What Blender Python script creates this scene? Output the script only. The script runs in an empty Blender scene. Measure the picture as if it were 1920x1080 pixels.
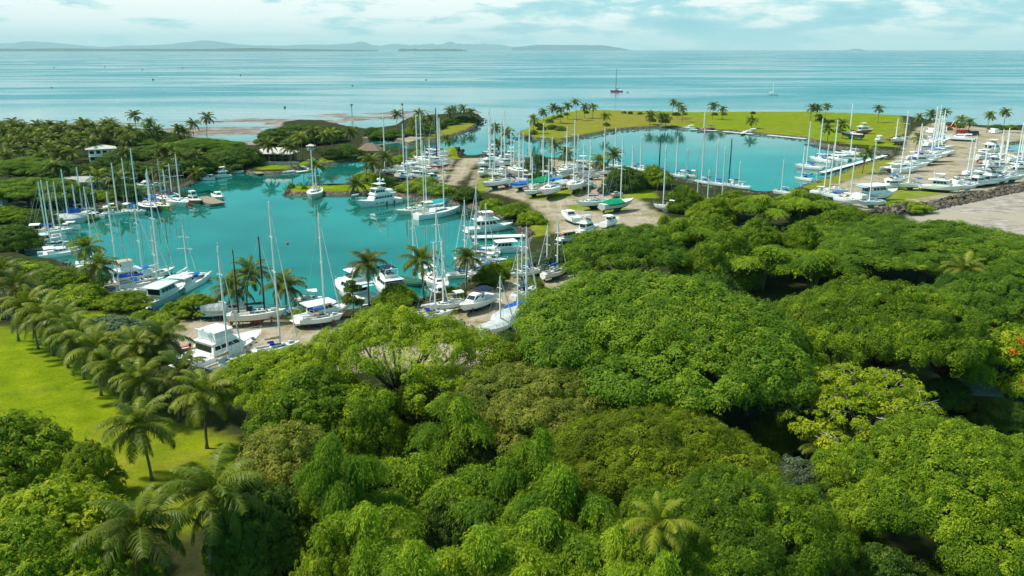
import bpy, math, random
import numpy as np
from mathutils import Vector, Matrix
S = bpy.context.scene
COL = S.collection
R = math.radians
# ------------------------------------------------------------------ camera
FPX, PITCH, CAMH = 1550.0, R(16.1), 50.0
cam = bpy.data.objects.new('camera', bpy.data.cameras.new('camera'))
COL.objects.link(cam)
cam.location = (0, 0, CAMH)
cam.rotation_euler = (R(90) - PITCH, 0, 0)
cam.data.sensor_width = 36
cam.data.lens = 36 * FPX / 1920
cam.data.clip_start = 0.5
cam.data.clip_end = 200000
S.camera = cam
# ------------------------------------------------------------------ sun and sky
SUN_EL, SUN_AZ = R(55), R(-88)          # azimuth clockwise from +Y
sdir = Vector((math.sin(SUN_AZ) * math.cos(SUN_EL), math.cos(SUN_AZ) * math.cos(SUN_EL), math.sin(SUN_EL)))
sun = bpy.data.objects.new('sun', bpy.data.lights.new('sun', 'SUN'))
COL.objects.link(sun)
sun.rotation_euler = (-sdir).to_track_quat('-Z', 'Y').to_euler()
sun.data.energy = 4.9
sun.data.angle = R(5)
sun.data.color = (1.0, 0.95, 0.86)
W = bpy.data.worlds.new('World')
S.world = W
W.use_nodes = True
nt = W.node_tree
nt.nodes.clear()
def node(t, kind, **kw):
    n = t.nodes.new(kind)
    for k, v in kw.items():
        if k.startswith('i_'):
            n.inputs[k[2:].replace('_', ' ')].default_value = v
        else:
            setattr(n, k, v)
    return n
def math_n(t, op, a, b=None, clamp=False):
    n = t.nodes.new('ShaderNodeMath'); n.operation = op; n.use_clamp = clamp
    for i, v in enumerate((a, b)):
        if v is None: continue
        if isinstance(v, (int, float)): n.inputs[i].default_value = v
        else: t.links.new(v, n.inputs[i])
    return n.outputs[0]
def mix_n(t, fac, a, b, blend='MIX'):
    n = t.nodes.new('ShaderNodeMix'); n.data_type = 'RGBA'; n.blend_type = blend
    for k, v in ((0, fac), (6, a), (7, b)):
        if isinstance(v, (int, float)): n.inputs[k].default_value = v
        elif isinstance(v, tuple): n.inputs[k].default_value = (*v[:3], 1)
        else: t.links.new(v, n.inputs[k])
    return n.outputs[2]
def ramp_n(t, fac, stops, interp='LINEAR'):
    n = t.nodes.new('ShaderNodeValToRGB')
    cr = n.color_ramp; cr.interpolation = interp
    while len(cr.elements) < len(stops): cr.elements.new(0.5)
    for e, (p, c) in zip(cr.elements, stops):
        e.position = p; e.color = (*c, 1) if isinstance(c, tuple) else (c, c, c, 1)
    t.links.new(fac, n.inputs[0])
    return n.outputs[0]
def mapr(t, v, a, b, c=0.0, d=1.0, smooth=True):
    n = t.nodes.new('ShaderNodeMapRange'); n.interpolation_type = 'SMOOTHSTEP' if smooth else 'LINEAR'
    t.links.new(v, n.inputs[0])
    for i, x in enumerate((a, b, c, d)): n.inputs[i + 1].default_value = x
    return n.outputs[0]
def noise_n(t, vec, scale, detail=4, rough=0.5, dist=0.0, out=0):
    n = t.nodes.new('ShaderNodeTexNoise')
    n.inputs['Scale'].default_value = scale; n.inputs['Detail'].default_value = detail
    n.inputs['Roughness'].default_value = rough; n.inputs['Distortion'].default_value = dist
    if vec is not None: t.links.new(vec, n.inputs['Vector'])
    return n.outputs[out]
def scale_n(t, vec, s, loc=(0, 0, 0)):
    n = t.nodes.new('ShaderNodeMapping'); n.inputs['Scale'].default_value = s; n.inputs['Location'].default_value = loc
    t.links.new(vec, n.inputs['Vector'])
    return n.outputs[0]
tc = node(nt, 'ShaderNodeTexCoord')
sep = node(nt, 'ShaderNodeSeparateXYZ'); nt.links.new(tc.outputs['Generated'], sep.inputs[0])
zel = math_n(nt, 'MAXIMUM', sep.outputs[2], 0.0)
sky = node(nt, 'ShaderNodeTexSky', sky_type='NISHITA', sun_disc=False, sun_elevation=SUN_EL, sun_rotation=SUN_AZ, altitude=20, air_density=1.0, dust_density=1.5, ozone_density=1.0)
n1 = noise_n(nt, scale_n(nt, tc.outputs['Generated'], (6.0, 6.0, 24), (3.1, 1.2, 0.35)), 1.0, 7, 0.55, 0.6)
n2 = noise_n(nt, scale_n(nt, tc.outputs['Generated'], (17, 17, 75), (0.4, 5, 0.1)), 1.0, 6, 0.6, 0.3)
cl = math_n(nt, 'ADD', math_n(nt, 'MULTIPLY', n1, 0.56), math_n(nt, 'MULTIPLY', n2, 0.44))
# clouds are brighter and warmer towards the left of the view, bluer to the right
side = math_n(nt, 'MULTIPLY', sep.outputs[0], -0.085)
cl = math_n(nt, 'ADD', cl, side)
cloudcol = ramp_n(nt, cl, [(0.36, (2.6, 6.6, 7.7)), (0.44, (4.6, 8.2, 8.8)), (0.475, (7.6, 9.9, 9.9)), (0.52, (11.6, 12.0, 11.5))])
hz = mapr(nt, zel, 0.0, 0.02, 1, 0)
cloudcol = mix_n(nt, math_n(nt, 'MULTIPLY', hz, 0.5), cloudcol, (8.4, 11.0, 10.9))
cover = mapr(nt, zel, 0.05, 0.7, 0.94, 0.62)
skyc = mix_n(nt, cover, sky.outputs[0], cloudcol)
# clear cyan air above the horizon clouds, thinner white cloud overhead
band = ramp_n(nt, zel, [(0.0, (0, 0, 0)), (0.06, (0, 0, 0)), (0.125, (1, 1, 1)), (0.42, (1, 1, 1)), (0.75, (0, 0, 0))])
skyc = mix_n(nt, mapr(nt, zel, 0.25, 0.7, 0, 0.8), skyc, (3.6, 4.6, 5.0))
skyc = mix_n(nt, math_n(nt, 'MULTIPLY', band, 0.97), skyc, (0.95, 7.2, 7.9))
bg = node(nt, 'ShaderNodeBackground'); bg.inputs['Strength'].default_value = 0.08
nt.links.new(skyc, bg.inputs['Color'])
wo = node(nt, 'ShaderNodeOutputWorld'); nt.links.new(bg.outputs[0], wo.inputs[0])
S.view_settings.view_transform = 'Standard'
S.view_settings.look = 'None'
S.view_settings.exposure = 0.35
S.view_settings.gamma = 1.0
S.render.engine = 'CYCLES'
S.cycles.use_denoising = True
S.cycles.max_bounces = 6
S.cycles.diffuse_bounces = 3
S.cycles.glossy_bounces = 3
S.cycles.transmission_bounces = 3
S.cycles.transparent_max_bounces = 4
S.cycles.volume_bounces = 0
S.cycles.caustics_reflective = False
S.cycles.caustics_refractive = False
# ------------------------------------------------------------------ helpers
LAND = 1.4
def P(px, py, z=0.0):
    """point at height z on the line of sight of photograph pixel (px, py)"""
    v = Vector(((px - 960) / FPX, (540 - py) / FPX, -1.0))
    d = cam.rotation_euler.to_matrix() @ v
    k = (z - CAMH) / d.z
    return Vector((d.x * k, d.y * k, z))
def height_at(p, px, py):
    """height of pixel row py above the ground point p"""
    v = Vector(((px - 960) / FPX, (540 - py) / FPX, -1.0))
    d = cam.rotation_euler.to_matrix() @ v
    return CAMH + d.z * (p.y / d.y)
def mesh_np(name, V, F, mat=None, tone=None, mi=None, smooth=False):
    V = np.asarray(V, np.float32); F = np.asarray(F, np.int32)
    me = bpy.data.meshes.new(name)
    me.vertices.add(len(V)); me.vertices.foreach_set('co', V.ravel())
    k = F.shape[1]
    me.loops.add(F.size); me.loops.foreach_set('vertex_index', F.ravel())
    me.polygons.add(len(F)); me.polygons.foreach_set('loop_start', np.arange(0, F.size, k, dtype=np.int32))
    me.polygons.foreach_set('loop_total', np.full(len(F), k, np.int32))
    for m in (mat if isinstance(mat, (list, tuple)) else [mat]):
        if m: me.materials.append(m)
    if mi is not None: me.polygons.foreach_set('material_index', np.asarray(mi, np.int32))
    if smooth: me.polygons.foreach_set('use_smooth', np.ones(len(F), bool))
    if tone is not None:
        a = me.attributes.new('tone', 'FLOAT', 'FACE'); a.data.foreach_set('value', np.asarray(tone, np.float32))
    me.update(calc_edges=True)
    return me
def link(name, me, parent=None):
    o = bpy.data.objects.new(name, me); COL.objects.link(o)
    if parent is not None: o.parent = parent
    return o
def thing(name, label, cat, loc=(0, 0, 0), rz=0.0, group=None):
    o = bpy.data.objects.new(name, None); COL.objects.link(o)
    o.location = loc; o.rotation_euler = (0, 0, rz); o.empty_display_size = 0.5
    o['label'] = label; o['category'] = cat
    if group: o['group'] = group
    return o
def struct(o, kind='structure'):
    o['kind'] = kind; return o
class MB:
    """collects faces of one part"""
    def __init__(s): s.v = []; s.f = []; s.m = []
    def add(s, vs, fs, m=0):
        b = len(s.v); s.v.extend([tuple(x) for x in vs]); s.f.extend([tuple(b + i for i in f) for f in fs]); s.m.extend([m] * len(fs))
    def box(s, c, d, m=0, rz=0.0):
        x, y, z = d[0] / 2, d[1] / 2, d[2] / 2
        vs = [(sx * x, sy * y, sz * z) for sx in (-1, 1) for sy in (-1, 1) for sz in (-1, 1)]
        ca, sa = math.cos(rz), math.sin(rz)
        vs = [(c[0] + a * ca - b * sa, c[1] + a * sa + b * ca, c[2] + e) for a, b, e in vs]
        s.add(vs, [(0, 1, 3, 2), (4, 6, 7, 5), (0, 4, 5, 1), (2, 3, 7, 6), (0, 2, 6, 4), (1, 5, 7, 3)], m)
    def hexa(s, bot, top, m=0):
        s.add(list(bot) + list(top), [(3, 2, 1, 0), (4, 5, 6, 7), (0, 1, 5, 4), (1, 2, 6, 5), (2, 3, 7, 6), (3, 0, 4, 7)], m)
    def tube(s, pts, rad, n=6, m=0, cap=True):
        pts = [Vector(p) for p in pts]
        if isinstance(rad, (int, float)): rad = [rad] * len(pts)
        b = len(s.v); u = None
        for i, p in enumerate(pts):
            d = (pts[min(i + 1, len(pts) - 1)] - pts[max(i - 1, 0)]).normalized()
            if u is None:
                u = d.orthogonal().normalized()
            else:
                u = (u - d * u.dot(d)).normalized()
            w = d.cross(u)
            for k in range(n):
                a = 2 * math.pi * k / n
                s.v.append(tuple(p + (u * math.cos(a) + w * math.sin(a)) * rad[i]))
        for i in range(len(pts) - 1):
            for k in range(n):
                q = (k + 1) % n
                s.f.append((b + i * n + k, b + i * n + q, b + (i + 1) * n + q, b + (i + 1) * n + k)); s.m.append(m)
        if cap:
            s.f.append(tuple(b + k for k in range(n))[::-1]); s.m.append(m)
            s.f.append(tuple(b + (len(pts) - 1) * n + k for k in range(n))); s.m.append(m)
    def grid(s, rows, m=0):
        b = len(s.v); n = len(rows[0])
        for r in rows: s.v.extend([tuple(p) for p in r])
        for i in range(len(rows) - 1):
            for k in range(n - 1):
                s.f.append((b + i * n + k, b + i * n + k + 1, b + (i + 1) * n + k + 1, b + (i + 1) * n + k)); s.m.append(m)
    def sphere(s, c, r, m=0, nu=10, nv=6):
        rows = [[(c[0] + r[0] * math.sin(math.pi * j / nv) * math.cos(2 * math.pi * i / nu), c[1] + r[1] * math.sin(math.pi * j / nv) * math.sin(2 * math.pi * i / nu), c[2] + r[2] * math.cos(math.pi * j / nv)) for i in range(nu + 1)] for j in range(nv + 1)]
        s.grid(rows, m)
    def mesh(s, name, mats, smooth=False):
        me = bpy.data.meshes.new(name); me.from_pydata(s.v, [], s.f)
        for m in (mats if isinstance(mats, (list, tuple)) else [mats]): me.materials.append(m)
        me.polygons.foreach_set('material_index', s.m)
        if smooth: me.polygons.foreach_set('use_smooth', [True] * len(s.f))
        me.update(); return me
    def build(s, name, mats, parent=None, smooth=False):
        return link(name, s.mesh(name, mats, smooth), parent)
def face_panel(mb, q, u0, u1, v0, v1, off=0.02, m=0):
    """a thin raised panel on the quad q (a,b along the foot, d,c along the head)"""
    a, b, c, d = [Vector(x) for x in q]
    n = (b - a).cross(d - a).normalized()
    def at(u, v, o): return (a * (1 - u) + b * u) * (1 - v) + (d * (1 - u) + c * u) * v + n * o
    lo = [at(u0, v0, -0.01), at(u1, v0, -0.01), at(u1, v1, -0.01), at(u0, v1, -0.01)]
    hi = [at(u0, v0, off), at(u1, v0, off), at(u1, v1, off), at(u0, v1, off)]
    mb.hexa(lo, hi, m)
# ------------------------------------------------------------------ materials
def mat(name, col, rough=0.5, var=0.08, scale=0.6, spec=0.5, metal=0.0, bump=0.0, dirt=0.0, coat=0.0):
    """painted/plain surface with a soft mottling and weathering"""
    m = bpy.data.materials.new(name); m.use_nodes = True; t = m.node_tree
    b = t.nodes['Principled BSDF']
    tcn = node(t, 'ShaderNodeTexCoord'); oi = node(t, 'ShaderNodeObjectInfo')
    vec = t.nodes.new('ShaderNodeVectorMath'); vec.operation = 'ADD'
    t.links.new(tcn.outputs['Object'], vec.inputs[0]); t.links.new(oi.outputs['Location'], vec.inputs[1])
    f = noise_n(t, vec.outputs[0], scale, 6, 0.6)
    c = ramp_n(t, f, [(0.3, tuple(x * (1 - var * 1.6) for x in col)), (0.7, tuple(min(1, x * (1 + var)) for x in col))])
    if dirt:
        g = noise_n(t, vec.outputs[0], scale * 3.3, 8, 0.7, 0.5)
        c = mix_n(t, mapr(t, g, 0.52, 0.72, 0, dirt), c, (0.16, 0.13, 0.09))
    t.links.new(c, b.inputs['Base Color'])
    b.inputs['Roughness'].default_value = rough; b.inputs['Metallic'].default_value = metal
    b.inputs['Specular IOR Level'].default_value = spec; b.inputs['Coat Weight'].default_value = coat
    if bump:
        bn = t.nodes.new('ShaderNodeBump'); bn.inputs['Strength'].default_value = bump; bn.inputs['Distance'].default_value = 0.05
        t.links.new(noise_n(t, vec.outputs[0], scale * 8, 5, 0.6), bn.inputs['Height']); t.links.new(bn.outputs[0], b.inputs['Normal'])
    return m
def leaf_mat(name, dark, mid, light, trans=0.38, rough=0.6):
    m = bpy.data.materials.new(name); m.use_nodes = True; t = m.node_tree
    b = t.nodes['Principled BSDF']
    at = node(t, 'ShaderNodeAttribute', attribute_name='tone'); oi = node(t, 'ShaderNodeObjectInfo')
    f = math_n(t, 'ADD', at.outputs['Fac'], math_n(t, 'MULTIPLY', math_n(t, 'SUBTRACT', oi.outputs['Random'], 0.5), 0.46))
    c = ramp_n(t, f, [(0.05, dark), (0.5, mid), (0.95, light)])
    t.links.new(c, b.inputs['Base Color']); b.inputs['Roughness'].default_value = rough; b.inputs['Specular IOR Level'].default_value = 0.1
    tr = node(t, 'ShaderNodeBsdfTranslucent'); t.links.new(mix_n(t, 0.5, c, (0.26, 0.34, 0.02), 'MIX'), tr.inputs[0])
    mx = node(t, 'ShaderNodeMixShader'); mx.inputs[0].default_value = trans
    t.links.new(b.outputs[0], mx.inputs[1]); t.links.new(tr.outputs[0], mx.inputs[2])
    t.links.new(mx.outputs[0], t.nodes['Material Output'].inputs['Surface'])
    return m
M = {}
# ------------------------------------------------------------------ land and water outlines, read off at the waterline
def poly(pts, z=0.0): return np.array([[*P(x, y, z)[:2]] for x, y in pts])
NEAR = [(-900, 20), (900, 20), (900, 330)]
BASIN1 = poly([(20, 468), (45, 412), (95, 392), (160, 397), (200, 390), (245, 380), (300, 368), (345, 352), (372, 336), (400, 322), (440, 322), (470, 327), (522, 327), (562, 317), (620, 308), (690, 300), (700, 318), (690, 346), (640, 349), (545, 352), (534, 360), (542, 367), (600, 366), (688, 365), (745, 369), (800, 378), (872, 386), (905, 402), (945, 410), (975, 424), (990, 440), (985, 458), (972, 482), (940, 500), (900, 522), (850, 545), (800, 562), (740, 575), (690, 580), (600, 592), (540, 596), (470, 592), (400, 600), (330, 592), (290, 588), (240, 566), (200, 548), (165, 520), (120, 492), (60, 486)])
BASIN2 = poly([(952, 268), (968, 252), (1005, 262), (1055, 263), (1110, 254), (1160, 244), (1230, 239), (1300, 242), (1400, 249), (1510, 260), (1522, 268), (1550, 275), (1600, 282), (1668, 286), (1662, 296), (1600, 315), (1560, 330), (1512, 348), (1480, 360), (1430, 364), (1340, 352), (1240, 330), (1190, 322), (1150, 318), (1110, 306), (1050, 300), (1000, 298), (940, 286)])
CHANNEL = poly([(680, 276), (686, 263), (735, 262), (762, 273), (828, 262), (880, 246), (900, 232), (912, 215), (1000, 205), (1010, 226), (975, 246), (962, 262), (965, 285), (905, 292), (868, 298), (862, 288), (835, 282), (790, 284), (750, 281), (720, 277)])
POND = poly([(1888, 270), (1990, 262), (1990, 290), (1895, 288)])
COAST = np.vstack([poly([(-420, 430), (-420, 243), (-60, 236), (110, 235), (240, 240), (300, 248), (350, 258), (400, 264), (440, 272), (478, 276), (500, 256), (525, 232), (560, 227), (610, 228), (650, 238), (690, 244), (735, 238), (765, 222), (860, 213), (893, 214), (906, 226), (920, 240), (985, 245), (1000, 230), (1035, 218), (1085, 209), (1130, 209), (1230, 211), (1300, 213), (1400, 212), (1500, 212), (1620, 215), (1700, 220), (1780, 232), (1850, 238), (2200, 236)]), [[460, 330]],
    poly([(2000, 345), (1930, 352), (1860, 364), (1790, 380), (1700, 398), (1715, 418), (1790, 448), (1880, 485), (2200, 580)]), [[900, 20], [-900, 20]]])
SEAWALL_LINE = [(1640, 406), (1700, 394), (1760, 381), (1830, 366), (1900, 352), (1990, 336)]
def seg_dist(p, poly_):
    a = poly_; b = np.roll(poly_, -1, 0)
    best = np.full(len(p), 1e18)
    ins = np.zeros(len(p), bool)
    for (ax, ay), (bx, by) in zip(a, b):
        dx, dy = bx - ax, by - ay
        t = np.clip(((p[:, 0] - ax) * dx + (p[:, 1] - ay) * dy) / (dx * dx + dy * dy + 1e-9), 0, 1)
        d = (p[:, 0] - ax - t * dx) ** 2 + (p[:, 1] - ay - t * dy) ** 2
        best = np.minimum(best, d)
        c = ((ay > p[:, 1]) != (by > p[:, 1]))
        xi = ax + (p[:, 1] - ay) / ((by - ay) if abs(by - ay) > 1e-9 else 1e-9) * dx
        ins ^= c & (p[:, 0] < xi)
    return np.where(ins, 1, -1) * np.sqrt(best)
def open_dist(p, pts):
    best = np.full(len(p), 1e18)
    for (ax, ay), (bx, by) in zip(pts[:-1], pts[1:]):
        dx, dy = bx - ax, by - ay
        t = np.clip(((p[:, 0] - ax) * dx + (p[:, 1] - ay) * dy) / (dx * dx + dy * dy + 1e-9), 0, 1)
        best = np.minimum(best, (p[:, 0] - ax - t * dx) ** 2 + (p[:, 1] - ay - t * dy) ** 2)
    return np.sqrt(best)
def vnoise(p, s, seed=0):
    """cheap value noise"""
    rs = np.random.RandomState(seed); g = rs.rand(256, 256)
    q = p / s; i = np.floor(q).astype(int); f = q - i; f = f * f * (3 - 2 * f)
    def G(a, b): return g[a % 256, b % 256]
    return (G(i[:, 0], i[:, 1]) * (1 - f[:, 0]) + G(i[:, 0] + 1, i[:, 1]) * f[:, 0]) * (1 - f[:, 1]) + (G(i[:, 0], i[:, 1] + 1) * (1 - f[:, 0]) + G(i[:, 0] + 1, i[:, 1] + 1) * f[:, 0]) * f[:, 1]
def fbm(p, s, seed=0): return sum(vnoise(p, s / 2 ** k, seed + k) / 2 ** k for k in range(4)) / 1.875
def sstep(x, a, b):
    t = np.clip((x - a) / (b - a), 0, 1); return t * t * (3 - 2 * t)
REEF = poly([(-200, 246), (110, 231), (260, 230), (360, 226), (450, 222), (560, 217), (640, 212), (780, 208), (905, 207), (912, 214), (860, 216), (760, 222), (700, 224), (660, 230), (560, 236), (500, 262), (480, 280), (440, 276), (390, 268), (340, 262), (300, 252)])
FLAT = np.vstack([poly([(1600, 420), (1700, 399), (1790, 381), (1860, 365), (1930, 353), (2100, 335)]), [[700, 340], [900, 100]], poly([(2100, 560), (1880, 492), (1780, 452), (1690, 425)])])
GRASS = [poly(p, LAND) for p in (
    [(955, 252), (1000, 228), (1035, 215), (1085, 206), (1130, 206), (1300, 209), (1400, 208), (1500, 208), (1620, 211), (1690, 217), (1700, 250), (1660, 262), (1690, 276), (1560, 268), (1510, 256), (1400, 246), (1300, 240), (1230, 237), (1160, 242), (1110, 252), (1050, 261), (1000, 260)],
    [(-300, 560), (30, 620), (90, 640), (160, 700), (250, 760), (330, 790), (460, 820), (500, 930), (340, 1010), (210, 960), (100, 1000), (-400, 1000)],
    [(533, 359), (550, 348), (640, 347), (700, 345), (700, 362), (640, 362), (545, 364)],
    [(480, 313), (540, 305), (600, 300), (690, 290), (690, 298), (600, 305), (545, 316), (490, 318)],
    [(1500, 350), (1560, 330), (1640, 300), (1680, 300), (1670, 318), (1600, 335), (1560, 348), (1530, 356)],
    [(1690, 352), (1780, 362), (1700, 372), (1650, 382), (1640, 372)],
    [(985, 368), (1060, 352), (1110, 340), (1100, 360), (1040, 376), (990, 376)],
    [(1060, 385), (1130, 380), (1190, 392), (1140, 400), (1065, 392)],
    [(1150, 345), (1220, 350), (1230, 372), (1160, 372)],
    [(905, 318), (930, 312), (945, 335), (925, 348), (905, 362), (890, 352)],
    [(860, 282), (835, 279), (825, 292), (850, 300), (870, 296)],
    [(985, 420), (1010, 400), (1040, 420), (1030, 440), (1000, 445)],
    [(800, 250), (880, 226), (900, 228), (870, 246), (800, 262)],
    [(20, 690), (300, 600), (240, 580), (100, 590)])]
GRAVEL = [poly(p, LAND) for p in (
    [(230, 578), (300, 592), (420, 600), (560, 604), (680, 598), (800, 570), (880, 548), (960, 515), (1040, 500), (1090, 520), (1060, 640), (900, 680), (420, 720), (330, 660), (230, 610)],
    [(866, 297), (905, 296), (890, 312), (872, 330), (856, 348), (838, 346), (846, 320)],
    [(880, 348), (905, 300), (1000, 296), (1110, 306), (1160, 330), (1190, 370), (1240, 400), (1260, 420), (1100, 460), (1030, 430), (1010, 395), (985, 380)],
    [(1530, 358), (1640, 318), (1690, 290), (1700, 262), (1720, 240), (1760, 228), (1830, 238), (1990, 250), (1990, 330), (1900, 350), (1790, 372), (1690, 392), (1620, 395), (1560, 382)],
    [(680, 250), (760, 258), (800, 240), (835, 236), (800, 256), (750, 272), (690, 262)],
    [(205, 250), (225, 246), (215, 275), (195, 280)],
    [(290, 322), (345, 316), (340, 324), (290, 330)],
    [(735, 318), (840, 290), (850, 300), (835, 340), (760, 342)])]
xs = np.arange(-520, 520, 1.7)
ys = [24.0]
while ys[-1] < 900: ys.append(ys[-1] + max(1.3, min(3.2, 1.3 + (ys[-1] - 300) * 0.006)))
ys = np.array(ys)
gx, gy = np.meshgrid(xs, ys)
pts = np.stack([gx.ravel(), gy.ravel()], 1)
wob = np.stack([fbm(pts, 9, 3), fbm(pts, 9, 9)], 1) * 3.0 - 1.5
pw = pts + wob * np.clip(pts[:, 1:] / 300, 0.25, 1.5)
land = seg_dist(pw, COAST)
water = np.maximum.reduce([seg_dist(pw, q) for q in (BASIN1, BASIN2, CHANNEL, POND)])
sd = np.minimum(land, -water)
reef = seg_dist(pw, REEF); flat = seg_dist(pw, FLAT)
nz = fbm(pts, 14, 21)
H = np.clip(0.05 + sd * 0.62, -2.2, LAND) + np.where(sd > 3, (fbm(pts, 25, 5) - 0.5) * 0.35, 0)
# tidal reef flats just above and below the water
rm = sstep(reef, -3, 3); fm = sstep(flat, -7, -2) * (sd < 2.5)
nr = fbm(pts * np.array([0.45, 1.0]), 22, 33)
H = np.where(sd < 2.2, np.maximum(H, -2.2 + rm * (2.05 + (nr - 0.42) * 2.2)), H)
H = np.where(sd < 2.2, np.maximum(H, -2.2 + fm * (2.5 + (nz - 0.5) * 0.35)), H)
# low levee behind the stone wall on the right
sw = open_dist(pts, poly(SEAWALL_LINE, LAND))
H += np.where(sd > 0.6, 1.0 * np.exp(-(sw / 2.6) ** 2), 0)
# grassy mound by the slipway
mnd = P(848, 290, LAND)
H += 3.4 * np.exp(-(((pts[:, 0] - mnd.x) / 6.5) ** 2 + ((pts[:, 1] - mnd.y) / 9) ** 2) ** 1.3) * (sd > -1)
V = np.column_stack([pts, H])
nx, ny = len(xs), len(ys)
ii = (np.arange(ny - 1)[:, None] * nx + np.arange(nx - 1)[None, :]).ravel()
F = np.stack([ii, ii + 1, ii + nx + 1, ii + nx], 1)
keep = (np.maximum.reduce([H[F[:, k]] for k in range(4)]) > -2.15)
F = F[keep]
used = np.unique(F); remap = np.full(len(V), -1); remap[used] = np.arange(len(used))
jit = (fbm(pts, 5, 50) - 0.5) * 4.0
g_ = np.maximum.reduce([seg_dist(pts, q) for q in GRASS]) + jit
v_ = np.maximum.reduce([seg_dist(pts, q) for q in GRAVEL]) + jit
mg = sstep(g_, -1.5, 1.5); mv = sstep(v_, -1.2, 1.2) * (1 - 0.9 * mg)
mr = rm * (sd < 3); mf = fm * (sd < 1.2)
colr = np.stack([mg, mv, mr, mf], 1)[used].astype(np.float32)
gm = bpy.data.materials.new('ground'); gm.use_nodes = True; t = gm.node_tree
b = t.nodes['Principled BSDF']; b.inputs['Roughness'].default_value = 0.95; b.inputs['Specular IOR Level'].default_value = 0.04
geo = node(t, 'ShaderNodeNewGeometry'); pos = geo.outputs['Position']
at = node(t, 'ShaderNodeAttribute', attribute_name='region'); sp = node(t, 'ShaderNodeSeparateColor'); t.links.new(at.outputs['Color'], sp.inputs[0])
sz = node(t, 'ShaderNodeSeparateXYZ'); t.links.new(pos, sz.inputs[0])
big = noise_n(t, pos, 0.035, 5, 0.6); med = noise_n(t, pos, 0.22, 6, 0.65); fine = noise_n(t, pos, 2.2, 6, 0.7)
mixf = math_n(t, 'ADD', math_n(t, 'MULTIPLY', med, 0.55), math_n(t, 'MULTIPLY', fine, 0.45))
soil = ramp_n(t, mixf, [(0.35, (0.012, 0.018, 0.006)), (0.65, (0.045, 0.05, 0.016))])
grs = ramp_n(t, mixf, [(0.36, (0.08, 0.125, 0.002)), (0.5, (0.14, 0.19, 0.003)), (0.64, (0.215, 0.25, 0.006))])
dry = ramp_n(t, mixf, [(0.36, (0.125, 0.125, 0.012)), (0.64, (0.24, 0.20, 0.035))])
dat = node(t, 'ShaderNodeAttribute', attribute_name='dry')
grs = mix_n(t, math_n(t, 'MAXIMUM', mapr(t, big, 0.5, 0.66, 0, 0.6), math_n(t, 'MULTIPLY', dat.outputs['Fac'], 0.85)), grs, dry)
grv = ramp_n(t, mixf, [(0.34, (0.185, 0.15, 0.105)), (0.5, (0.30, 0.25, 0.185)), (0.66, (0.41, 0.35, 0.27))])
grv = mix_n(t, mapr(t, noise_n(t, pos, 0.09, 5, 0.6), 0.5, 0.62, 0, 0.7), grv, (0.17, 0.16, 0.05))
trk = noise_n(t, scale_n(t, pos, (0.9, 0.05, 1)), 1.0, 3, 0.5, 0.6)
grv = mix_n(t, mapr(t, trk, 0.54, 0.62, 0, 0.45), grv, (0.40, 0.33, 0.25))
mud = ramp_n(t, noise_n(t, scale_n(t, pos, (0.5, 1.2, 1)), 0.12, 7, 0.7), [(0.33, (0.085, 0.06, 0.045)), (0.48, (0.15, 0.125, 0.105)), (0.56, (0.29, 0.275, 0.255)), (0.68, (0.12, 0.10, 0.085))])
c = mix_n(t, sp.outputs[0], soil, grs)
c = mix_n(t, sp.outputs[1], c, grv)
rock = ramp_n(t, noise_n(t, pos, 0.9, 6, 0.7), [(0.38, (0.03, 0.026, 0.022)), (0.5, (0.09, 0.078, 0.062)), (0.66, (0.2, 0.17, 0.135))])
edge = math_n(t, 'ADD', sz.outputs[2], math_n(t, 'MULTIPLY', math_n(t, 'SUBTRACT', fine, 0.5), 0.9))
c = mix_n(t, mapr(t, edge, 0.95, 1.15, 1, 0), c, rock)
c = mix_n(t, sp.outputs[2], c, mud)
silt = ramp_n(t, noise_n(t, scale_n(t, pos, (0.6, 1.1, 1)), 0.35, 9, 0.75), [(0.36, (0.16, 0.135, 0.115)), (0.5, (0.29, 0.25, 0.215)), (0.62, (0.39, 0.355, 0.32))])
c = mix_n(t, at.outputs['Alpha'], c, mix_n(t, mapr(t, noise_n(t, pos, 0.05, 4), 0.5, 0.62), silt, (0.32, 0.28, 0.22)))
t.links.new(c, b.inputs['Base Color'])
bn = node(t, 'ShaderNodeBump'); bn.inputs['Strength'].default_value = 0.5; bn.inputs['Distance'].default_value = 0.25
t.links.new(fine, bn.inputs['Height']); t.links.new(bn.outputs[0], b.inputs['Normal'])
me = mesh_np('ground', V[used], remap[F], gm, smooth=True)
DRY = [poly(q, LAND) for q in ([(985, 245), (1040, 222), (1100, 210), (1230, 211), (1330, 222), (1290, 236), (1160, 240), (1050, 258)], [(1690, 222), (1760, 226), (1760, 262), (1690, 275), (1640, 262)], [(1500, 352), (1560, 330), (1640, 300), (1690, 298), (1640, 340), (1560, 352)], [(800, 252), (900, 222), (900, 236), (800, 265)])]
da = me.attributes.new('dry', 'FLOAT', 'POINT'); da.data.foreach_set('value', sstep(np.maximum.reduce([seg_dist(pts, q) for q in DRY]) + jit * 3, -8, 12)[used].astype(np.float32))
ca = me.color_attributes.new('region', 'FLOAT_COLOR', 'POINT'); ca.data.foreach_set('color', colr.ravel())
struct(link('ground', me))
from mathutils.interpolate import poly_3d_calc
def ground_z(x, y):
    i = int(np.clip(np.searchsorted(ys, y), 1, ny - 1)); j = int(np.clip(np.searchsorted(xs, x), 1, nx - 1))
    return float(max(H[i * nx + j], H[(i - 1) * nx + j - 1]))
def on_land(x, y, m=0.5):
    i = int(np.clip(np.searchsorted(ys, y), 1, ny - 1)); j = int(np.clip(np.searchsorted(xs, x), 1, nx - 1))
    return sd[i * nx + j] > m
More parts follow.
